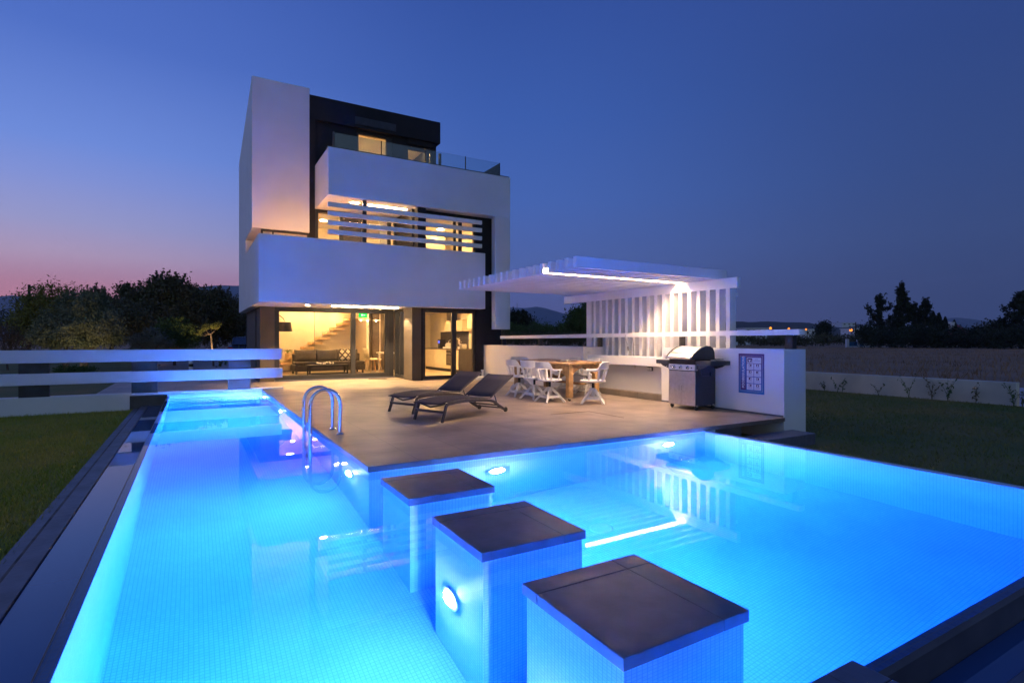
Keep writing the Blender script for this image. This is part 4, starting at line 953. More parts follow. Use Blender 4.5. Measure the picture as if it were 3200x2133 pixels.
MB().tube([(7.43, 6.405, .70), (7.43, 6.39, .67), (7.44, 6.385, .60)], .018, 8).build('hose', 'gunmetal', gr_, smooth=True)
# ------------------------------------------------------------------ landscape helpers
FW = np.array([math.sin(R(30.28)), math.cos(R(30.28))]); RT = np.array([math.cos(R(30.28)), -math.sin(R(30.28))])
def spot(u, d):
    """ground point on the bearing of photo column u (of 3200), d metres out"""
    p = FW*d+RT*(u-1600)/1703.3*d; return float(p[0]), float(p[1])
def hz(v, d): return 1.2+(1061.2-v)*d/1703.3
def leaf_quads(c, size, asp, r_, droop=0.0, up=None):
    n = len(c); a = r_.normal(size=(n, 3)); 
    if up is not None: a = a*(1-up[1])+np.array(up[0])*up[1]
    a[:, 2] -= droop; a /= np.linalg.norm(a, axis=1, keepdims=True)
    b = r_.normal(size=(n, 3)); b -= (b*a).sum(1, keepdims=True)*a; b /= np.linalg.norm(b, axis=1, keepdims=True)
    s = (size*r_.uniform(.6, 1.3, n))[:, None]; a = a*s*.5; b = b*s*.5/asp
    v = np.stack([c-a, c+b, c+a, c-b], 1).reshape(-1, 3)
    return v, np.arange(4*n).reshape(-1, 4)
def clumps(blobs, nclump, per, rc, r_, surf=.55):
    """leaf points in clumps spread through a set of ellipsoids"""
    w_ = np.array([b_[3]*b_[4]*b_[5] for b_ in blobs])**.67; w_ /= w_.sum(); k = r_.choice(len(blobs), nclump, p=w_); B = np.array(blobs, float)[k]
    d = r_.normal(size=(nclump, 3)); d /= np.linalg.norm(d, axis=1, keepdims=True)
    rad = (surf+(1-surf)*r_.uniform(0, 1, nclump))[:, None]*r_.uniform(.8, 1.12, nclump)[:, None]
    c = B[:, :3]+d*rad*B[:, 3:]
    pts = np.repeat(c, per, 0); off = r_.normal(size=(len(pts), 3))*rc*np.repeat(r_.uniform(.6, 1.4, nclump), per)[:, None]
    return pts+off*np.array([1, 1, .75]), c
def trunk_tubes(base, tips, r0, r_, fork=.35, rt=.012):
    m = MB(); base = np.array(base, float); top = np.mean(tips, 0); f = base+(top-base)*fork+r_.normal(size=3)*np.array([.06, .06, .02])
    m.tube([base-[0, 0, .1], base+(f-base)*.5+r_.normal(size=3)*.03, f], [r0*1.15, r0*.9, r0*.75], 8)
    for t in tips:
        mid = f+(np.array(t)-f)*.5+r_.normal(size=3)*.12*np.linalg.norm(np.array(t)-f)*.5
        m.tube([f, mid, t], [r0*.55, r0*.32, rt], 6)
    return m
def fol(name, c1, c2, rough=.75, vs=1.2):
    M[name] = mat(name, c1, rough, vscale=vs, col2=c2, spec=.25); return name
fol('olive_leaves', (.24, .23, .13), (.12, .14, .07)); fol('dark_leaves', (.07, .085, .035), (.15, .12, .065)); fol('yellow_leaves', (.26, .22, .04), (.13, .14, .03))
fol('green_leaves', (.09, .14, .035), (.05, .085, .025)); fol('grey_leaves', (.14, .17, .15), (.07, .095, .08)); fol('conifer_needles', (.020, .030, .018), (.035, .042, .022)); fol('pine_needles', (.14, .15, .035), (.08, .10, .03))
fol('dry_leaves', (.17, .10, .055), (.09, .065, .04)); M['bark'] = mat('grey_bark', (.16, .125, .095), .9, var=.3, vscale=14, bump=.6, bscale=40); M['barkd'] = mat('dark_bark', (.07, .055, .045), .9, var=.3, vscale=10)
def tree(name, lab, cat, u, d, blobs, leaf, mt, n, per, rc, seed, tips=5, r0=.14, base=-.08, group=None, asp=2.2, bark='barkd', shoots=0, surf=.5, tr=True, droop=0):
    """blobs given as (u, v, d offset, half width px, half height px) seen from the terrace, turned into metres here"""
    r_ = np.random.default_rng(seed); x, y = spot(u, d); t = thing(name, lab, cat, (x, y, base), group)
    B = []
    for (bu, bv, dd, hw, hh) in blobs:
        bx, by = spot(bu, d+dd); B.append((bx, by, hz(bv, d+dd), hw*d/1703.3, hw*d/1703.3, hh*d/1703.3))
    pts, cen = clumps(B, n, per, rc, r_, surf)
    if shoots:
        tp = cen[np.argsort(-cen[:, 2]+r_.normal(size=len(cen))*.3)][:shoots]; ex = []
        for p in tp:
            h = r_.uniform(.25, .75)*rc*4; q = np.linspace(0, 1, 26)[:, None]; lean = r_.normal(size=3)*.25; lean[2] = 1
            ex.append(p+q*h*lean+r_.normal(size=(26, 3))*rc*.35*(1-q*.8))
        pts = np.vstack([pts]+ex)
    pts = pts[pts[:, 2] > base+.05]
    v, f = leaf_quads(pts, leaf, asp, r_, droop); raw('crown', v, f, mt, t)
    if tr:
        ts = cen[r_.choice(len(cen), tips, replace=False)]; ts = ts[ts[:, 2] > base+.8] if (ts[:, 2] > base+.8).any() else ts
        trunk_tubes((x, y, base), [tuple(p) for p in ts], r0, r_).build('trunk', bark, t, smooth=True)
    return t
# ------------------------------------------------------------------ trees left of the house
GL = 'trees and bushes beyond the white fence'
tree('feathery_tree', 'yellow-green feathery tree with a soft rounded top behind the grey olives', 'tree', 165, 30, [(170, 960, 0, 105, 70), (120, 1010, 1, 75, 60), (230, 990, 1, 90, 70)], .20, 'yellow_leaves', 620, 26, .22, 11, group=GL, asp=3.4, droop=.3, surf=.45)
tree('olive_tree', 'dark grey-green olive tree with forked trunk, left of its paler neighbour', 'tree', 205, 22.5, [(195, 1015, 0, 75, 62), (160, 1040, -.4, 62, 55), (235, 960, .4, 52, 45), (200, 1055, -.5, 90, 35)], .11, 'olive_leaves', 640, 30, .11, 12, tips=7, r0=.13, group=GL, asp=3, bark='bark', shoots=26)
tree('olive_tree', 'pale grey olive tree showing a light forked trunk through its leaves', 'tree', 262, 21.5, [(300, 1000, 0, 62, 75), (335, 1030, -.3, 45, 55), (270, 1040, -.3, 60, 50), (285, 945, .2, 38, 35)], .11, 'olive_leaves', 640, 30, .11, 13, tips=8, r0=.15, group=GL, asp=3, bark='bark', shoots=30)
tree('wild_olive', 'dark tree with spiky upright shoots on the skyline beside the olives', 'tree', 330, 33, [(325, 985, 0, 75, 68), (370, 1000, 0, 60, 75), (300, 940, .5, 45, 34), (400, 1010, -1, 70, 60)], .17, 'dark_leaves', 520, 30, .18, 14, group=GL, shoots=40, asp=2.4)
tree('carob_tree', 'tallest dark tree on the left skyline with a broad ragged crown', 'tree', 520, 38, [(530, 920, 0, 80, 66), (440, 945, 0, 62, 55), (590, 960, 0, 62, 62), (500, 1000, -1, 110, 62), (410, 915, .3, 34, 24)], .21, 'dark_leaves', 900, 34, .23, 15, tips=9, r0=.28, group=GL, shoots=46, asp=2)
tree('carob_tree', 'dark tree against the blue hill, right of the tallest one', 'tree', 668, 42, [(660, 950, 0, 58, 55), (700, 975, 0, 60, 60), (640, 1010, 0, 80, 55)], .21, 'dark_leaves', 560, 30, .24, 16, group=GL, shoots=24, asp=2.2)
tree('carob_tree', 'dark tree mostly hidden behind the left side of the house', 'tree', 745, 45, [(750, 990, 0, 60, 70), (715, 1030, -1, 60, 45)], .2, 'dark_leaves', 300, 20, .26, 17, group=GL, asp=2.2)
tree('round_bush', 'round mid-green bush in front of the tallest dark tree', 'bush', 545, 26, [(540, 1035, 0, 52, 45), (520, 1060, -.3, 55, 32), (580, 1055, 0, 48, 36)], .10, 'green_leaves', 420, 18, .11, 18, group=GL, tips=4, r0=.07, asp=1.8)
tree('grey_bush', 'blue-grey bush left of the round green bush', 'bush', 470, 25, [(475, 1055, 0, 45, 34), (440, 1068, 0, 45, 26), (500, 1070, -.3, 40, 26)], .09, 'grey_leaves', 300, 18, .10, 19, group=GL, tips=4, r0=.05, asp=2.6)
tree('dark_hedge', 'dark low hedge under the hill at the far left edge', 'hedge', 30, 46, [(20, 1000, 0, 70, 30), (-60, 1000, 0, 80, 34), (100, 1015, 0, 70, 40)], .2, 'dark_leaves', 260, 16, .26, 20, group=GL, tips=4, r0=.1)
tree('dry_shrub', 'brown dry shrub at the left edge behind the fence rail', 'bush', 25, 23, [(20, 1060, 0, 50, 42), (70, 1075, .3, 45, 34), (-40, 1060, 0, 50, 40)], .10, 'dry_leaves', 260, 16, .12, 21, group=GL, tips=5, r0=.04, asp=4, shoots=16)
tree('far_thicket', 'dark thicket filling the gap under the left trees', 'thicket', 390, 44, [(100+85*k, 1045, (k % 3)*1.5, 75, 40) for k in range(9)], .2, 'dark_leaves', 800, 16, .26, 22, group=GL, tips=6, r0=.08)
tree('low_shrub', 'low clipped shrub under the second fence rail beside the path', 'bush', 190, 16.6, [(190+22*k, 1157, 0, 24, 14) for k in range(5)], .06, 'green_leaves', 200, 16, .05, 23, group=GL, tips=3, r0=.02, tr=False)
# uplit pine and shrubs
x, y = spot(668, 25); pn = thing('young_pine', 'young umbrella pine lit from below, flat crown on a thin leaning trunk', 'tree', (x, y, -.08))
fx, fy = spot(659, 25); F0 = np.array([fx, fy, hz(1044, 25)]); r_ = np.random.default_rng(31)
tb_ = MB().tube([(x, y, -.12), (x+(fx-x)*.4, y+(fy-y)*.4, .5), tuple(F0)], [.045, .036, .028], 8)
pads = [(618, 1041, 12, 5), (640, 1024, 14, 7), (662, 1018, 16, 8), (682, 1012, 10, 9), (648, 1014, 16, 6), (672, 1022, 13, 7), (630, 1032, 13, 5)]
pts = []
for (pu, pv, pw, ph) in pads:
    px, py = spot(pu, 25+r_.uniform(-.5, .5)); c = np.array([px, py, hz(pv, 25)]); s = np.array([pw, pw, ph])*25/1703.3
    tb_.tube([tuple(F0), tuple(F0+(c-F0)*.5-[0, 0, .08]), tuple(c-[0, 0, s[2]*.5])], [.02, .014, .008], 6)
    q = r_.normal(size=(520, 3)); q /= np.linalg.norm(q, axis=1, keepdims=True); pts.append(c+q*r_.uniform(.3, 1, (520, 1))*s)
tb_.build('trunk', 'bark', pn, smooth=True)
v, f = leaf_quads(np.vstack(pts), .10, 7, r_); raw('crown', v, f, 'pine_needles', pn)
def uplight(u, d, tgt, e, lab, sz=70, col=(1, .62, .26)):
    x, y = spot(u, d); t = thing('garden_spotlight', lab, 'spotlight', (x, y, -.08), 'small spotlights in the garden')
    MB().lathe([(.04, -.08), (.045, .02), (.05, .03), (.001, .03)], (x, y, 0), 14).build('housing', 'iron', t, smooth=True)
    dv = Vector(tgt)-Vector((x, y, .06)); lamp('SPOT', 'garden_beam', t, (x, y, .06), e, col, dv.to_track_quat('-Z', 'Y').to_euler(), spot_size=R(sz), spot_blend=.5, shadow_soft_size=.04)
tx, ty = spot(662, 25); uplight(676, 24.3, (tx, ty, 1.5), 420, 'spotlight at the foot of the young umbrella pine')
def weed(name, lab, u, d, h, n, seed, mt='green_leaves', base=-.08, cat='plant', group=None, sp=.4, leaf=.09):
    r_ = np.random.default_rng(seed); x, y = spot(u, d) if u is not None else d; t = thing(name, lab, cat, (x, y, base), group); m = MB(); P = []
    for k in range(n):
        a = r_.uniform(0, 6.28); l = r_.uniform(.6, 1.0)*h; q = [(x+math.cos(a)*sp*h*s*s, y+math.sin(a)*sp*h*s*s, base+l*s) for s in (0, .35, .7, 1)]
        m.tube(q, [.006, .005, .004, .002], 5)
        for s in np.linspace(.25, 1, 9): P.append([x+math.cos(a)*sp*h*s*s+r_.normal()*.03, y+math.sin(a)*sp*h*s*s+r_.normal()*.03, base+l*s])
    m.build('stem', mt, t); v, f = leaf_quads(np.array(P), leaf, 2.4, r_); raw('leaves', v, f, mt, t); return t
weed('small_shrub', 'small bright shrub lit up beside the pine trunk', 687, 24.8, .42, 7, 41, 'pine_needles', leaf=.12)
weed('small_shrub', 'small dim shrub right of the lit one by the pine', 706, 26, .45, 5, 42, 'green_leaves', leaf=.10)
weed('small_shrub', 'pale yellow shrub lit up against the house corner', 762, 27, 1.0, 9, 44, 'pine_needles', leaf=.14)
sh_ = tree('flower_bed', 'low straw-coloured planting lit from below just above the top fence rail', 'plants', 498, 27, [(470+16*k, 1087, 0, 14, 5) for k in range(6)], .08, 'dry_leaves', 220, 14, .05, 43, base=.2, tr=False, asp=4)
tx, ty = spot(500, 27.2); uplight(498, 25.6, (tx, ty, .85), 150, 'spotlight in the bed of low straw-coloured plants', 80)
tx, ty = spot(200, 23); uplight(225, 19.5, (tx, ty, 1.6), 50, 'added fill spotlight under the dark grey-green olive tree', 110, (1, .78, .5))  # added lamp that brightens the dark olive's leaves
tx, ty = spot(262, 22); uplight(300, 19.2, (tx, ty, 1.6), 60, 'spotlight under the pale grey olive tree', 100, (1, .72, .42))
# garden bollard with bands, parked car
x, y = spot(597, 20); bo = thing('garden_bollard', 'short black and white banded bollard seen between the fence rails', 'bollard', (x, y, -.01))
for k in range(5): MB().lathe([(.075, -.01+.11*k), (.075, .10+.11*k)], (x, y, 0), 16).build('band', 'iron' if k % 2 == 0 else 'white2', bo, smooth=True)
x, y = spot(776, 33); car = thing('parked_car', 'dark parked car showing its rear window and red tail light beside the house', 'car', (0, 0, 0))
M['carp'] = mat('dark_blue_car_paint', (.02, .025, .04), .25, .4); M['carg'] = mat('car_window', (.02, .03, .05), .05, spec=.8); M['tail'] = mat('red_tail_lens', (.35, .01, .01), .2)
body = [(-2.05, .25), (-2.1, .55), (-2.0, .82), (-1.55, .92), (1.0, .92), (1.9, .78), (2.1, .6), (2.1, .25)]
cabin = [(-1.75, .90), (-1.15, 1.36), (.2, 1.40), (1.05, .91)]
bd = MB().prism(body, -.85, .85, 'y'); bd.build('body', 'carp', car, bevel=.05)
MB().prism(cabin, -.72, .72, 'y').build('cabin', 'carp', car, bevel=.06)
MB().add([(-1.74, -.60, .95), (-1.74, .60, .95), (-1.24, .56, 1.32), (-1.24, -.56, 1.32)], [(0, 1, 2, 3)]).build('rear_window', 'carg', car)
for o in car.children:
    if o.name.startswith('rear_window'): o.location.x -= .035
for sy in (-1, 1):
    MB().prism([(-1.2, .95), (-.95, 1.31), (.15, 1.33), (.75, .95)], sy*.722, sy*.728, 'y').build('side_window', 'carg', car)
    MB().box(-2.115, -2.04, sy*.72-.12, sy*.72+.12, .62, .80).build('tail_light', 'tail', car, bevel=.01)
    for wx in (-1.3, 1.3): MB().lathe([(.001, -.1), (.2, -.1), (.31, -.09), (.32, 0), (.31, .09), (.2, .1), (.001, .1)], (wx, sy*.78, .32), 22, 'y').build('wheel', 'rubber', car, smooth=True)
car.location = (x, y, -.02); car.rotation_euler = (0, 0, R(80))
# power pole and line at the left
x, y = spot(91, 42); pl = thing('power_pole', 'wooden power pole rising above the bushes at the left', 'pole', (x, y, .08)); zt = hz(889, 42)
MB().tube([(x, y, 0), (x, y, zt)], [.12, .09], 10).build('shaft', 'barkd', pl, smooth=True)
def wire(p, q, sag, lab):
    m = MB(); p, q = Vector(p), Vector(q); m.tube([tuple(p.lerp(q, i/24)-Vector((0, 0, sag*4*(i/24)*(1-i/24)))) for i in range(25)], .022, 5)
    tag(m.build('power_line', 'rubber', None, loc=tuple(p)), lab, 'cable')
x2, y2 = spot(-700, 30); wire((x, y, zt-.4-2.1), (x2, y2, hz(640, 30)), .9, 'black power cable sloping down from the left edge into the bushes')
x3, y3 = spot(700, 60); wire((x, y, zt-.1), (x3, y3, hz(945, 60)), .6, 'thin power cable running right from the pole into the trees')

# ------------------------------------------------------------------ behind the terrace wall
GM = 'trees behind the terrace wall'
tree('dark_conifer', 'dark pointed trees just right of the hanging white pier', 'tree', 1622, 60, [(1612, 1000, 0, 20, 26), (1635, 1003, 0, 16, 28), (1652, 1010, 0, 10, 22), (1590, 1010, 0, 26, 30)], .28, 'conifer_needles', 260, 18, .26, 51, group=GM, shoots=26, base=.08)
tree('broad_tree', 'broad rounded tree left of the pergola post', 'tree', 1800, 38, [(1800, 990, 0, 32, 30), (1835, 975, .5, 30, 32), (1790, 1025, 0, 30, 28), (1840, 1020, 0, 40, 34)], .17, 'green_leaves', 430, 20, .17, 52, group=GM, tips=6, r0=.16, base=.08)
tree('field_hedge', 'long uneven hedge below the blue hill, behind the handrail', 'hedge', 1690, 46, [(1590+28*k, 1030+(k % 3)*5, (k % 2)*2, 24, 24) for k in range(9)], .18, 'green_leaves', 620, 18, .2, 53, group=GM, tips=6, r0=.06, base=.08)
tree('field_hedge', 'dark hedge seen beneath the handrail near the house corner', 'hedge', 1640, 30, [(1560+26*k, 1058, 0, 24, 18) for k in range(11)], .13, 'dark_leaves', 420, 16, .13, 54, group=GM, tips=4, r0=.05, base=-.08)
# ------------------------------------------------------------------ right side: conifers
GR = 'conifers and bushes round the red-roofed house'
def conifer(lab, u, d, vtop, hw, seed, lev=9, droop=-.25, name='conifer_tree', lean=0, asym=0, base=.08):
    r_ = np.random.default_rng(seed); x, y = spot(u, d); h = hz(vtop, d); W = hw*d/1703.3; t = thing(name, lab, 'tree', (x, y, base), GR)
    m = MB().tube([(x, y, 0), (x+lean*.5, y, h*.55), (x+lean, y, h*.97)], [.22, .13, .03], 8); P = []
    nb = lev*4
    for k in range(nb):
        s = (k+.5)/nb; z = base+h*(.10+.88*s); L_ = W*(1.08-s**1.5)*r_.uniform(.55, 1.15); a = r_.uniform(0, 6.28)
        if asym and r_.uniform() < .3: L_ *= 1.5
        bx, by = x+lean*s, y; tip = np.array([bx+math.cos(a)*L_, by+math.sin(a)*L_, z+L_*(.25+.35*s)-.1])
        p0 = np.array([bx, by, z]); mid = p0+(tip-p0)*.55+[0, 0, -.12*L_]
        m.tube([tuple(p0), tuple(mid), tuple(tip)], [.045, .03, .012], 5)
        n = int(44+52*L_); q = r_.uniform(.12, 1.08, (n, 1)); pos = np.where(q < .55, p0+(mid-p0)*q/.55, mid+(tip-mid)*(q-.55)/.45)
        P.append(pos+r_.normal(size=(n, 3))*(.10+.045*L_)*np.array([1, 1, .9]))
        for e in range(3):
            qq = r_.uniform(.5, 1); c = p0+(tip-p0)*qq; P.append(c+np.linspace(0, 1, 16)[:, None]*np.array([r_.normal()*.2, r_.normal()*.2, .5+.3*r_.uniform()])*r_.uniform(.6, 1.2)+r_.normal(size=(16, 3))*.07)
    q = np.linspace(0, 1, 60)[:, None]; P.append(np.array([x+lean, y, h*.86])+q*[0, 0, h*.15]+r_.normal(size=(60, 3))*.16*(1.15-q))
    m.build('trunk', 'barkd', t); v, f = leaf_quads(np.vstack(P), .34, 2.0, r_); raw('crown', v, f, 'conifer_needles', t)
conifer('open ragged conifer at the left of the conifer group, sky showing through', 2750, 78, 926, 42, 61, 7, asym=1)
conifer('tallest thick conifer in the middle of the group', 2818, 76, 890, 36, 62, 14)
conifer('small pointed conifer just right of the tallest one', 2857, 80, 955, 20, 63, 8)
conifer('forked conifer with upturned branches right of the small pointed one', 2890, 78, 940, 32, 64, 9, asym=1)
conifer('large conifer cut by the right edge of the photo', 3190, 70, 922, 62, 65, 12, asym=1)
def cypress(lab, u, d, vt, hw, seed):
    r_ = np.random.default_rng(seed); x, y = spot(u, d); h = hz(vt, d); W = hw*d/1703.3; t = thing('cypress_tree', lab, 'tree', (x, y, .08), GR)
    s = r_.uniform(0, 1, 2600); a = r_.uniform(0, 6.28, 2600); rad = W*np.minimum(1, 3.2*(1-s)**.8)*np.minimum(1, .35+3*s)*r_.uniform(.5, 1.1, 2600)
    v, f = leaf_quads(np.stack([x+rad*np.cos(a), y+rad*np.sin(a), .3+s*(h-.3)], 1), .3, 2.4, r_, up=((0, 0, 1), .5)); raw('crown', v, f, 'conifer_needles', t)
    MB().tube([(x, y, 0), (x, y, h*.6)], [.12, .05], 7).build('trunk', 'barkd', t)
cypress('slim cypress with a blunt top left of the red roof', 2916, 80, 972, 9, 66); cypress('slim cypress with a pointed top beside the red roof', 2934, 79, 978, 9, 67); cypress('small cypress standing against the red roof', 2954, 82, 990, 7, 68); cypress('thin dark cypress behind the white chimney', 2982, 90, 1000, 7, 69)
tree('dark_thicket', 'dark thicket along the field edge under the conifers', 'thicket', 2860, 72, [(2710+34*k, 1048+(k*7 % 13), (k % 3)*2, 34, 36) for k in range(11)], .32, 'conifer_needles', 900, 18, .36, 70, group=GR, tips=6, r0=.1, base=.08)
tree('round_tree', 'rounded leafy tree right of the red roof', 'tree', 3096, 74, [(3096, 1045, 0, 42, 40), (3070, 1065, 0, 34, 28), (3125, 1060, 0, 36, 30)], .3, 'dark_leaves', 420, 18, .34, 71, group=GR, base=.08)
tree('dark_thicket', 'dark thicket below the conifer at the right edge', 'thicket', 3190, 66, [(3110+36*k, 1055, (k % 2)*2, 36, 36) for k in range(6)], .3, 'conifer_needles', 420, 18, .34, 72, group=GR, tips=4, r0=.1, base=.08)
tree('lone_tree', 'lone dark tree by the street lamps across the field', 'tree', 2573, 105, [(2575, 1030, 0, 17, 22), (2568, 1050, 0, 22, 16), (2582, 1016, 0, 10, 10)], .4, 'conifer_needles', 220, 16, .4, 73, group='far trees across the field', base=.08)
tree('far_hedge', 'long dark hedge across the field behind the end of the handrail', 'hedge', 2430, 95, [(2290+36*k, 1066-(k % 3)*3, 0, 34, 14) for k in range(9)], .36, 'dark_leaves', 520, 14, .36, 74, group='far trees across the field', tr=False, base=.08)
tree('far_hedge', 'dark shrubs behind the blue gate across the field', 'hedge', 2640, 110, [(2600+30*k, 1060, 0, 26, 14) for k in range(5)], .4, 'dark_leaves', 240, 14, .4, 75, group='far trees across the field', tr=False, base=.08)
# ------------------------------------------------------------------ far houses
M['wallw'] = mat('whitewashed_wall', (.68, .69, .72), .8, var=.05, vscale=.5); M['rooft'] = mat('red_roof_tiles', (.28, .055, .04), .8, var=.15, vscale=3); M['wind'] = mat('dark_window', (.03, .035, .05), .2); M['blueg'] = mat('blue_gate_paint', (.02, .12, .26), .5)
def far_house(lab, u0, u1, v0, v1, d, wins=2, dep=6, roof=None):
    (xa, ya), (xb, yb) = spot(u0, d), spot(u1, d); z1, z0 = hz(v0, d), hz(v1, d); t = thing('far_house', lab, 'house', ((xa+xb)/2, (ya+yb)/2, z0), 'houses across the field')
    n = Vector((FW[0], FW[1], 0))*dep; A, B = Vector((xa, ya, 0)), Vector((xb, yb, 0)); P = [A, B, B+n, A+n]
    MB().prism([(p.x, p.y) for p in P], z0-2, z1).build('wall', 'wallw', t)
    for k in range(wins):
        c = A.lerp(B, (k+.5)/wins); e = (B-A).normalized(); w_ = (B-A).length/wins*.2; h = z1-z0
        c0 = c-Vector((FW[0], FW[1], 0))*.03; q = [c0-e*w_, c0+e*w_]
        MB().prism([(q[0].x, q[0].y), (q[1].x, q[1].y), (q[1].x+FW[0]*.02, q[1].y+FW[1]*.02), (q[0].x+FW[0]*.02, q[0].y+FW[1]*.02)], z0+h*.35, z0+h*.75).build('window', 'wind', t)
    e = (B-A).normalized(); 
    if roof == 'flat' or roof is None:
        MB().prism([(p.x+s*e.x*.2-FW[0]*.2*k, p.y+s*e.y*.2-FW[1]*.2*k) for p, s, k in zip(P, (-1, 1, 1, -1), (1, 1, -1, -1))], z1, z1+.25).build('roof', 'wallw', t)
    return t
far_house('long low white building behind the hedge, left end of the far row', 2296, 2345, 1046, 1062, 118, 4)
far_house('white two-windowed house beside the third street lamp', 2516, 2549, 1031, 1049, 140, 2)
far_house('white house to the right of the brightest street lamp', 2668, 2694, 1028, 1044, 150, 2)
far_house('pale building high on the far ridge', 2632, 2676, 1009, 1017, 420, 3, 14)
far_house('white house low behind the first street lamp', 2330, 2400, 1027, 1040, 150, 4)
x, y = spot(3000, 92); rh = thing('red_roof_house', 'house with a red tiled hip roof and white chimney behind the thicket', 'house', (x, y, .08))
def fp(u, v, d): a = spot(u, d); return (a[0], a[1], hz(v, d))
ea, eb, ec, ed = fp(2945, 1044, 86), fp(3056, 1048, 86), fp(3050, 1047, 98), fp(2955, 1044, 98); ra, rb_ = fp(2972, 1013, 92), fp(2992, 1013, 92)
MB().add([ea, eb, ec, ed, ra, rb_], [(0, 1, 5, 4), (1, 2, 5), (2, 3, 4, 5), (3, 0, 4), (0, 3, 2, 1)]).build('roof', 'rooft', rh)
wl = [spot(2952, 87), spot(3048, 87), spot(3044, 97), spot(2958, 97)]; MB().prism(wl, 0, hz(1046, 90)).build('wall', 'wallw', rh)
cx_, cy_ = spot(2969, 90); MB().box(cx_-.9, cx_+.9, cy_-.5, cy_+.5, hz(1030, 90), hz(1006, 90)).build('chimney', 'wallw', rh)
x, y = spot(2680, 80); ga = thing('field_gate', 'white pillared gateway with blue gate panels at the far side of the field', 'gate', (x, y, .08))
for u0, u1, vt in ((2646, 2654, 1059), (2681, 2687, 1060), (2700, 2708, 1073)):
    a, b_ = spot(u0, 80), spot(u1, 80); MB().prism([a, b_, (b_[0]+FW[0]*.35, b_[1]+FW[1]*.35), (a[0]+FW[0]*.35, a[1]+FW[1]*.35)], 0, hz(vt, 80)).build('pillar', 'wallw', ga)
for u0, u1, vt, m_, v0 in ((2654, 2681, 1068, 'blueg', 1081), (2687, 2700, 1068, 'blueg', 1081), (2654, 2700, 1081, 'wallw', 1086), (2708, 2735, 1079, 'wallw', 1086)):
    a, b_ = spot(u0, 80.1), spot(u1, 80.1); MB().prism([a, b_, (b_[0]+FW[0]*.08, b_[1]+FW[1]*.08), (a[0]+FW[0]*.08, a[1]+FW[1]*.08)], hz(v0, 80), hz(vt, 80)).build('gate_panel' if m_ == 'blueg' else 'base_wall', m_, ga)
M['sodium'] = glow('sodium_lamp', (1, .27, .03), 2.4)
for u, v, r0, lab in ((2408, 1025, .30, 'street lamp farthest left, glowing orange above the white handrail'), (2465, 1027, .26, 'second street lamp from the left, just over the rail end'), (2519, 1029, .20, 'smallest orange street lamp beside the two-windowed house'), (2659, 1031, .34, 'brightest orange street lamp, left of the conifers')):
    x, y = spot(u, 130); z = hz(v, 130); t = thing('street_lamp', lab, 'street lamp', (x, y, .08), 'orange street lamps across the field')
    MB().tube([(x+.5, y, 0), (x+.5, y, z+.3), (x, y, z+.35)], .07, 6).build('pole', 'frame', t); MB().lathe([(.001, z-r0), (r0*.7, z-r0*.7), (r0, z), (r0*.7, z+r0*.7), (.001, z+r0)], (x, y, 0), 12).build('lamp_globe', 'sodium', t, smooth=True)
x, y = spot(2674, 120); z = hz(1006, 120); up_ = tag(MB().tube([(x, y, 0), (x, y, z)], .13, 7).build('utility_pole', 'barkd', None, loc=(x, y, 0)), 'utility pole right of the brightest street lamp', 'pole')
x2, y2 = spot(2740, 78); wire((x, y, z-.2), (x2, y2, hz(995, 78)), .5, 'thin cable from the utility pole to the conifers')
x, y = spot(1616, 2300); tag(MB().tube([(x, y, hz(970, 2300)), (x, y, hz(947, 2300))], 1.4, 5).build('radio_mast', 'frame', None, loc=(x, y, hz(970, 2300))), 'thin radio mast on the distant hill', 'mast')
# ------------------------------------------------------------------ hills and near ridge
def ridge(name, m, prof, d, dep, seed, amp):
    r_ = np.random.default_rng(seed); us = np.arange(prof[0][0], prof[-1][0]+1, 8); vs = np.interp(us, [p[0] for p in prof], [p[1] for p in prof]); rows = 9; V = []
    nz = np.convolve(r_.normal(size=len(us)+8), np.ones(5)/5, 'same')[4:-4]*amp
    for j in range(rows):
        t = j/(rows-1); dd = d-dep*(1-t)
        for i, u in enumerate(us):
            x, y = spot(u, dd); z = (hz(vs[i]+nz[i], d))*(t**.85)*(1+.05*math.sin(u*.03+j)*(1-t)); V.append((x, y, max(z, -1) if j else -2))
    n = len(us); F_ = [(j*n+i, j*n+i+1, (j+1)*n+i+1, (j+1)*n+i) for j in range(rows-1) for i in range(n-1)]
    return kind(raw(name, V, F_, m, smooth=True), 'structure')
M['hill'] = mat('haze_tinted_hill', (.10, .13, .17), .95, vscale=.004, col2=(.075, .10, .13)); M['ridge'] = mat('wooded_ridge', (.045, .05, .04), .95, vscale=.05, col2=(.10, .075, .055))  # blue haze of distance is mixed into the hill colour
ridge('hills', 'hill', [(-500, 950), (-120, 935), (-40, 930), (40, 922), (110, 932), (250, 965), (420, 940), (560, 912), (620, 897), (665, 892), (705, 892), (735, 893), (760, 892), (860, 900), (1000, 930), (1200, 950), (1400, 955), (1560, 957), (1594, 960), (1640, 962), (1677, 957), (1700, 961), (1730, 970), (1765, 980), (1800, 987), (1900, 1000), (2100, 1020), (2500, 1035), (2750, 1030), (2880, 1012), (2960, 994), (2990, 992), (3040, 997), (3100, 1006), (3200, 1015), (3500, 1020)], 2600, 1300, 3, .8)
ridge('ridge', 'ridge', [(2000, 1045), (2200, 1012), (2300, 1004), (2335, 1006), (2400, 1004), (2470, 1006), (2530, 1008), (2560, 1014), (2620, 1018), (2680, 1014), (2750, 1022), (2900, 1035), (3100, 1045), (3400, 1050)], 520, 330, 4, 1.6)
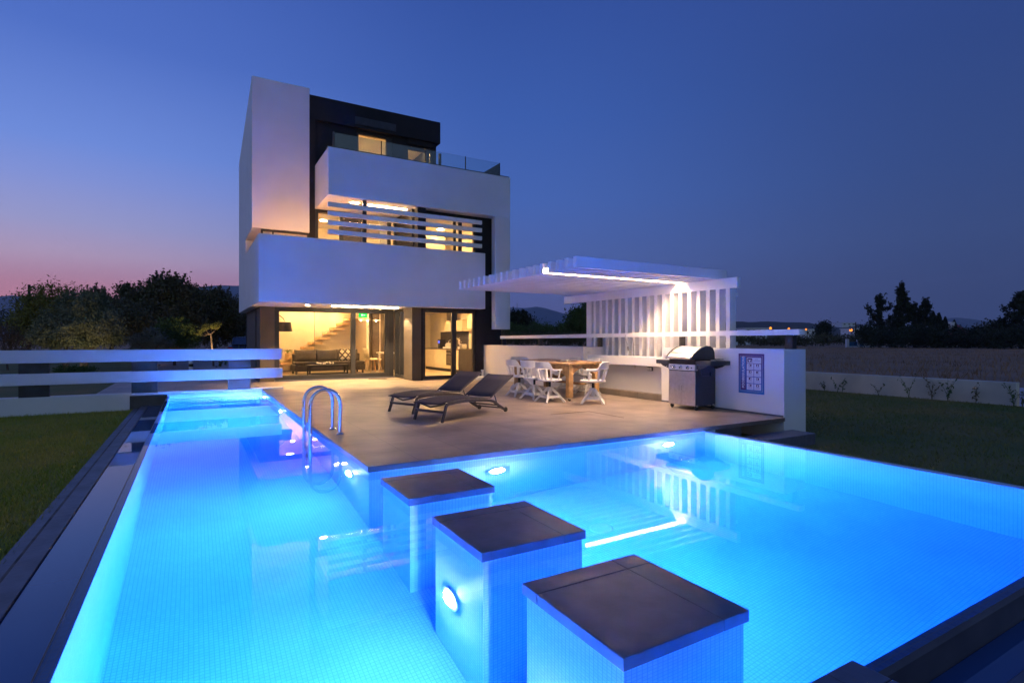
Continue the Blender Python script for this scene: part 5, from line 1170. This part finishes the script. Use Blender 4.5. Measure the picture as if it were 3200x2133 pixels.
# ------------------------------------------------------------------ concrete field wall and weeds
M['concrete'] = mat('weathered_concrete', (.62, .58, .52), .85, vscale=1.2, bump=.3, bscale=12, col2=(.46, .43, .39))
cw = tag(MB().box(16.60, 16.78, 5.05, 45, -.6, .20).build('field_wall', 'concrete', None, bevel=.015, loc=(16.7, 9, -.35)), 'long grey concrete wall between the lawn and the dry field', 'wall')
wl_ = [('tall thin weed left of the middle of the concrete wall', 2618, .75, 5), ('low weed tuft at the foot of the wall beside the white wall end', 2577, .4, 7), ('sparse climbing weed near the left end of the concrete wall', 2632, .55, 4), ('single thin weed on the wall face', 2745, .6, 3), ('tall weed rising above the wall top', 2840, .85, 6), ('bushy weed cluster, left half, near the middle right of the wall', 2912, .75, 9), ('bushy weed cluster, right half, spilling over the wall', 2962, .8, 11), ('pale leafy weed right of the bushy clusters', 3050, .7, 8), ('weed at the broken right end of the concrete wall', 3168, .7, 9), ('low leafy tuft past the right end of the wall', 3195, .5, 8)]
for k, (lab, u, h, n) in enumerate(wl_):
    a = math.tan(R(30.28)+math.atan((u-1600)/1703.3)); yy = 16.42/a
    weed('wall_weed', lab, None, (16.42, yy), h*.8, max(2, n//2), 80+k, 'dark_leaves' if k % 2 else 'green_leaves', base=-.35, group='weeds along the concrete wall', sp=.32, leaf=.085)
# ------------------------------------------------------------------ grass
def blades(name, m, n, area, z, h, w_, seed, lean=.5, mask=None):
    r_ = np.random.default_rng(seed); x = r_.uniform(area[0], area[1], n); y = r_.uniform(area[2], area[3], n)
    if mask is not None: k = mask(x, y, r_); x, y = x[k], y[k]
    n = len(x); a = r_.uniform(0, 6.28, n); hh = h*r_.uniform(.5, 1.25, n); b_ = r_.uniform(0, 6.28, n); l = lean*hh*r_.uniform(.2, 1, n)
    p = np.stack([x, y, np.full(n, z)], 1); s = np.stack([np.cos(a), np.sin(a), 0*a], 1)*w_/2; tip = p+np.stack([np.cos(b_)*l, np.sin(b_)*l, hh], 1)
    v = np.stack([p-s, p+s, tip], 1).reshape(-1, 3)
    return kind(raw(name, v, np.arange(3*n).reshape(-1, 3), m), 'stuff')
near = lambda x, y, r_: r_.uniform(size=len(x)) < np.clip(7.5/np.hypot(x, y), .18, 1)
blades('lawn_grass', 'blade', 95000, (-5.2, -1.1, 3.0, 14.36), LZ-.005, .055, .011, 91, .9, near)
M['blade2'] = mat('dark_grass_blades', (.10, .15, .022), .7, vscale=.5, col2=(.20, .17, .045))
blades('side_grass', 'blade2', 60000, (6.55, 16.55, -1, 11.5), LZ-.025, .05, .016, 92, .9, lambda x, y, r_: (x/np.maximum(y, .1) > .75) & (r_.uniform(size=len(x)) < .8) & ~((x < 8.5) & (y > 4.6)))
blades('field_grass', 'straw', 70000, (16.9, 80, -5, 75), .07, .20, .035, 93, .8, lambda x, y, r_: (y < x*1.35) & (r_.uniform(size=len(x)) < np.clip(26/np.hypot(x, y), .12, 1)))
# ------------------------------------------------------------------ evening air
m, nt_, out_ = nmat('haze_air'); pv = nt_.nodes.new('ShaderNodeVolumePrincipled'); pv.inputs['Density'].default_value = .00015; pv.inputs['Color'].default_value = (.90, .94, 1, 1)
L(nt_, pv.outputs[0], out_.inputs['Volume']); M['haze'] = m
kind(MB().box(-3200, 3200, -400, 3200, -3, 300).build('haze', 'haze', None), 'stuff')
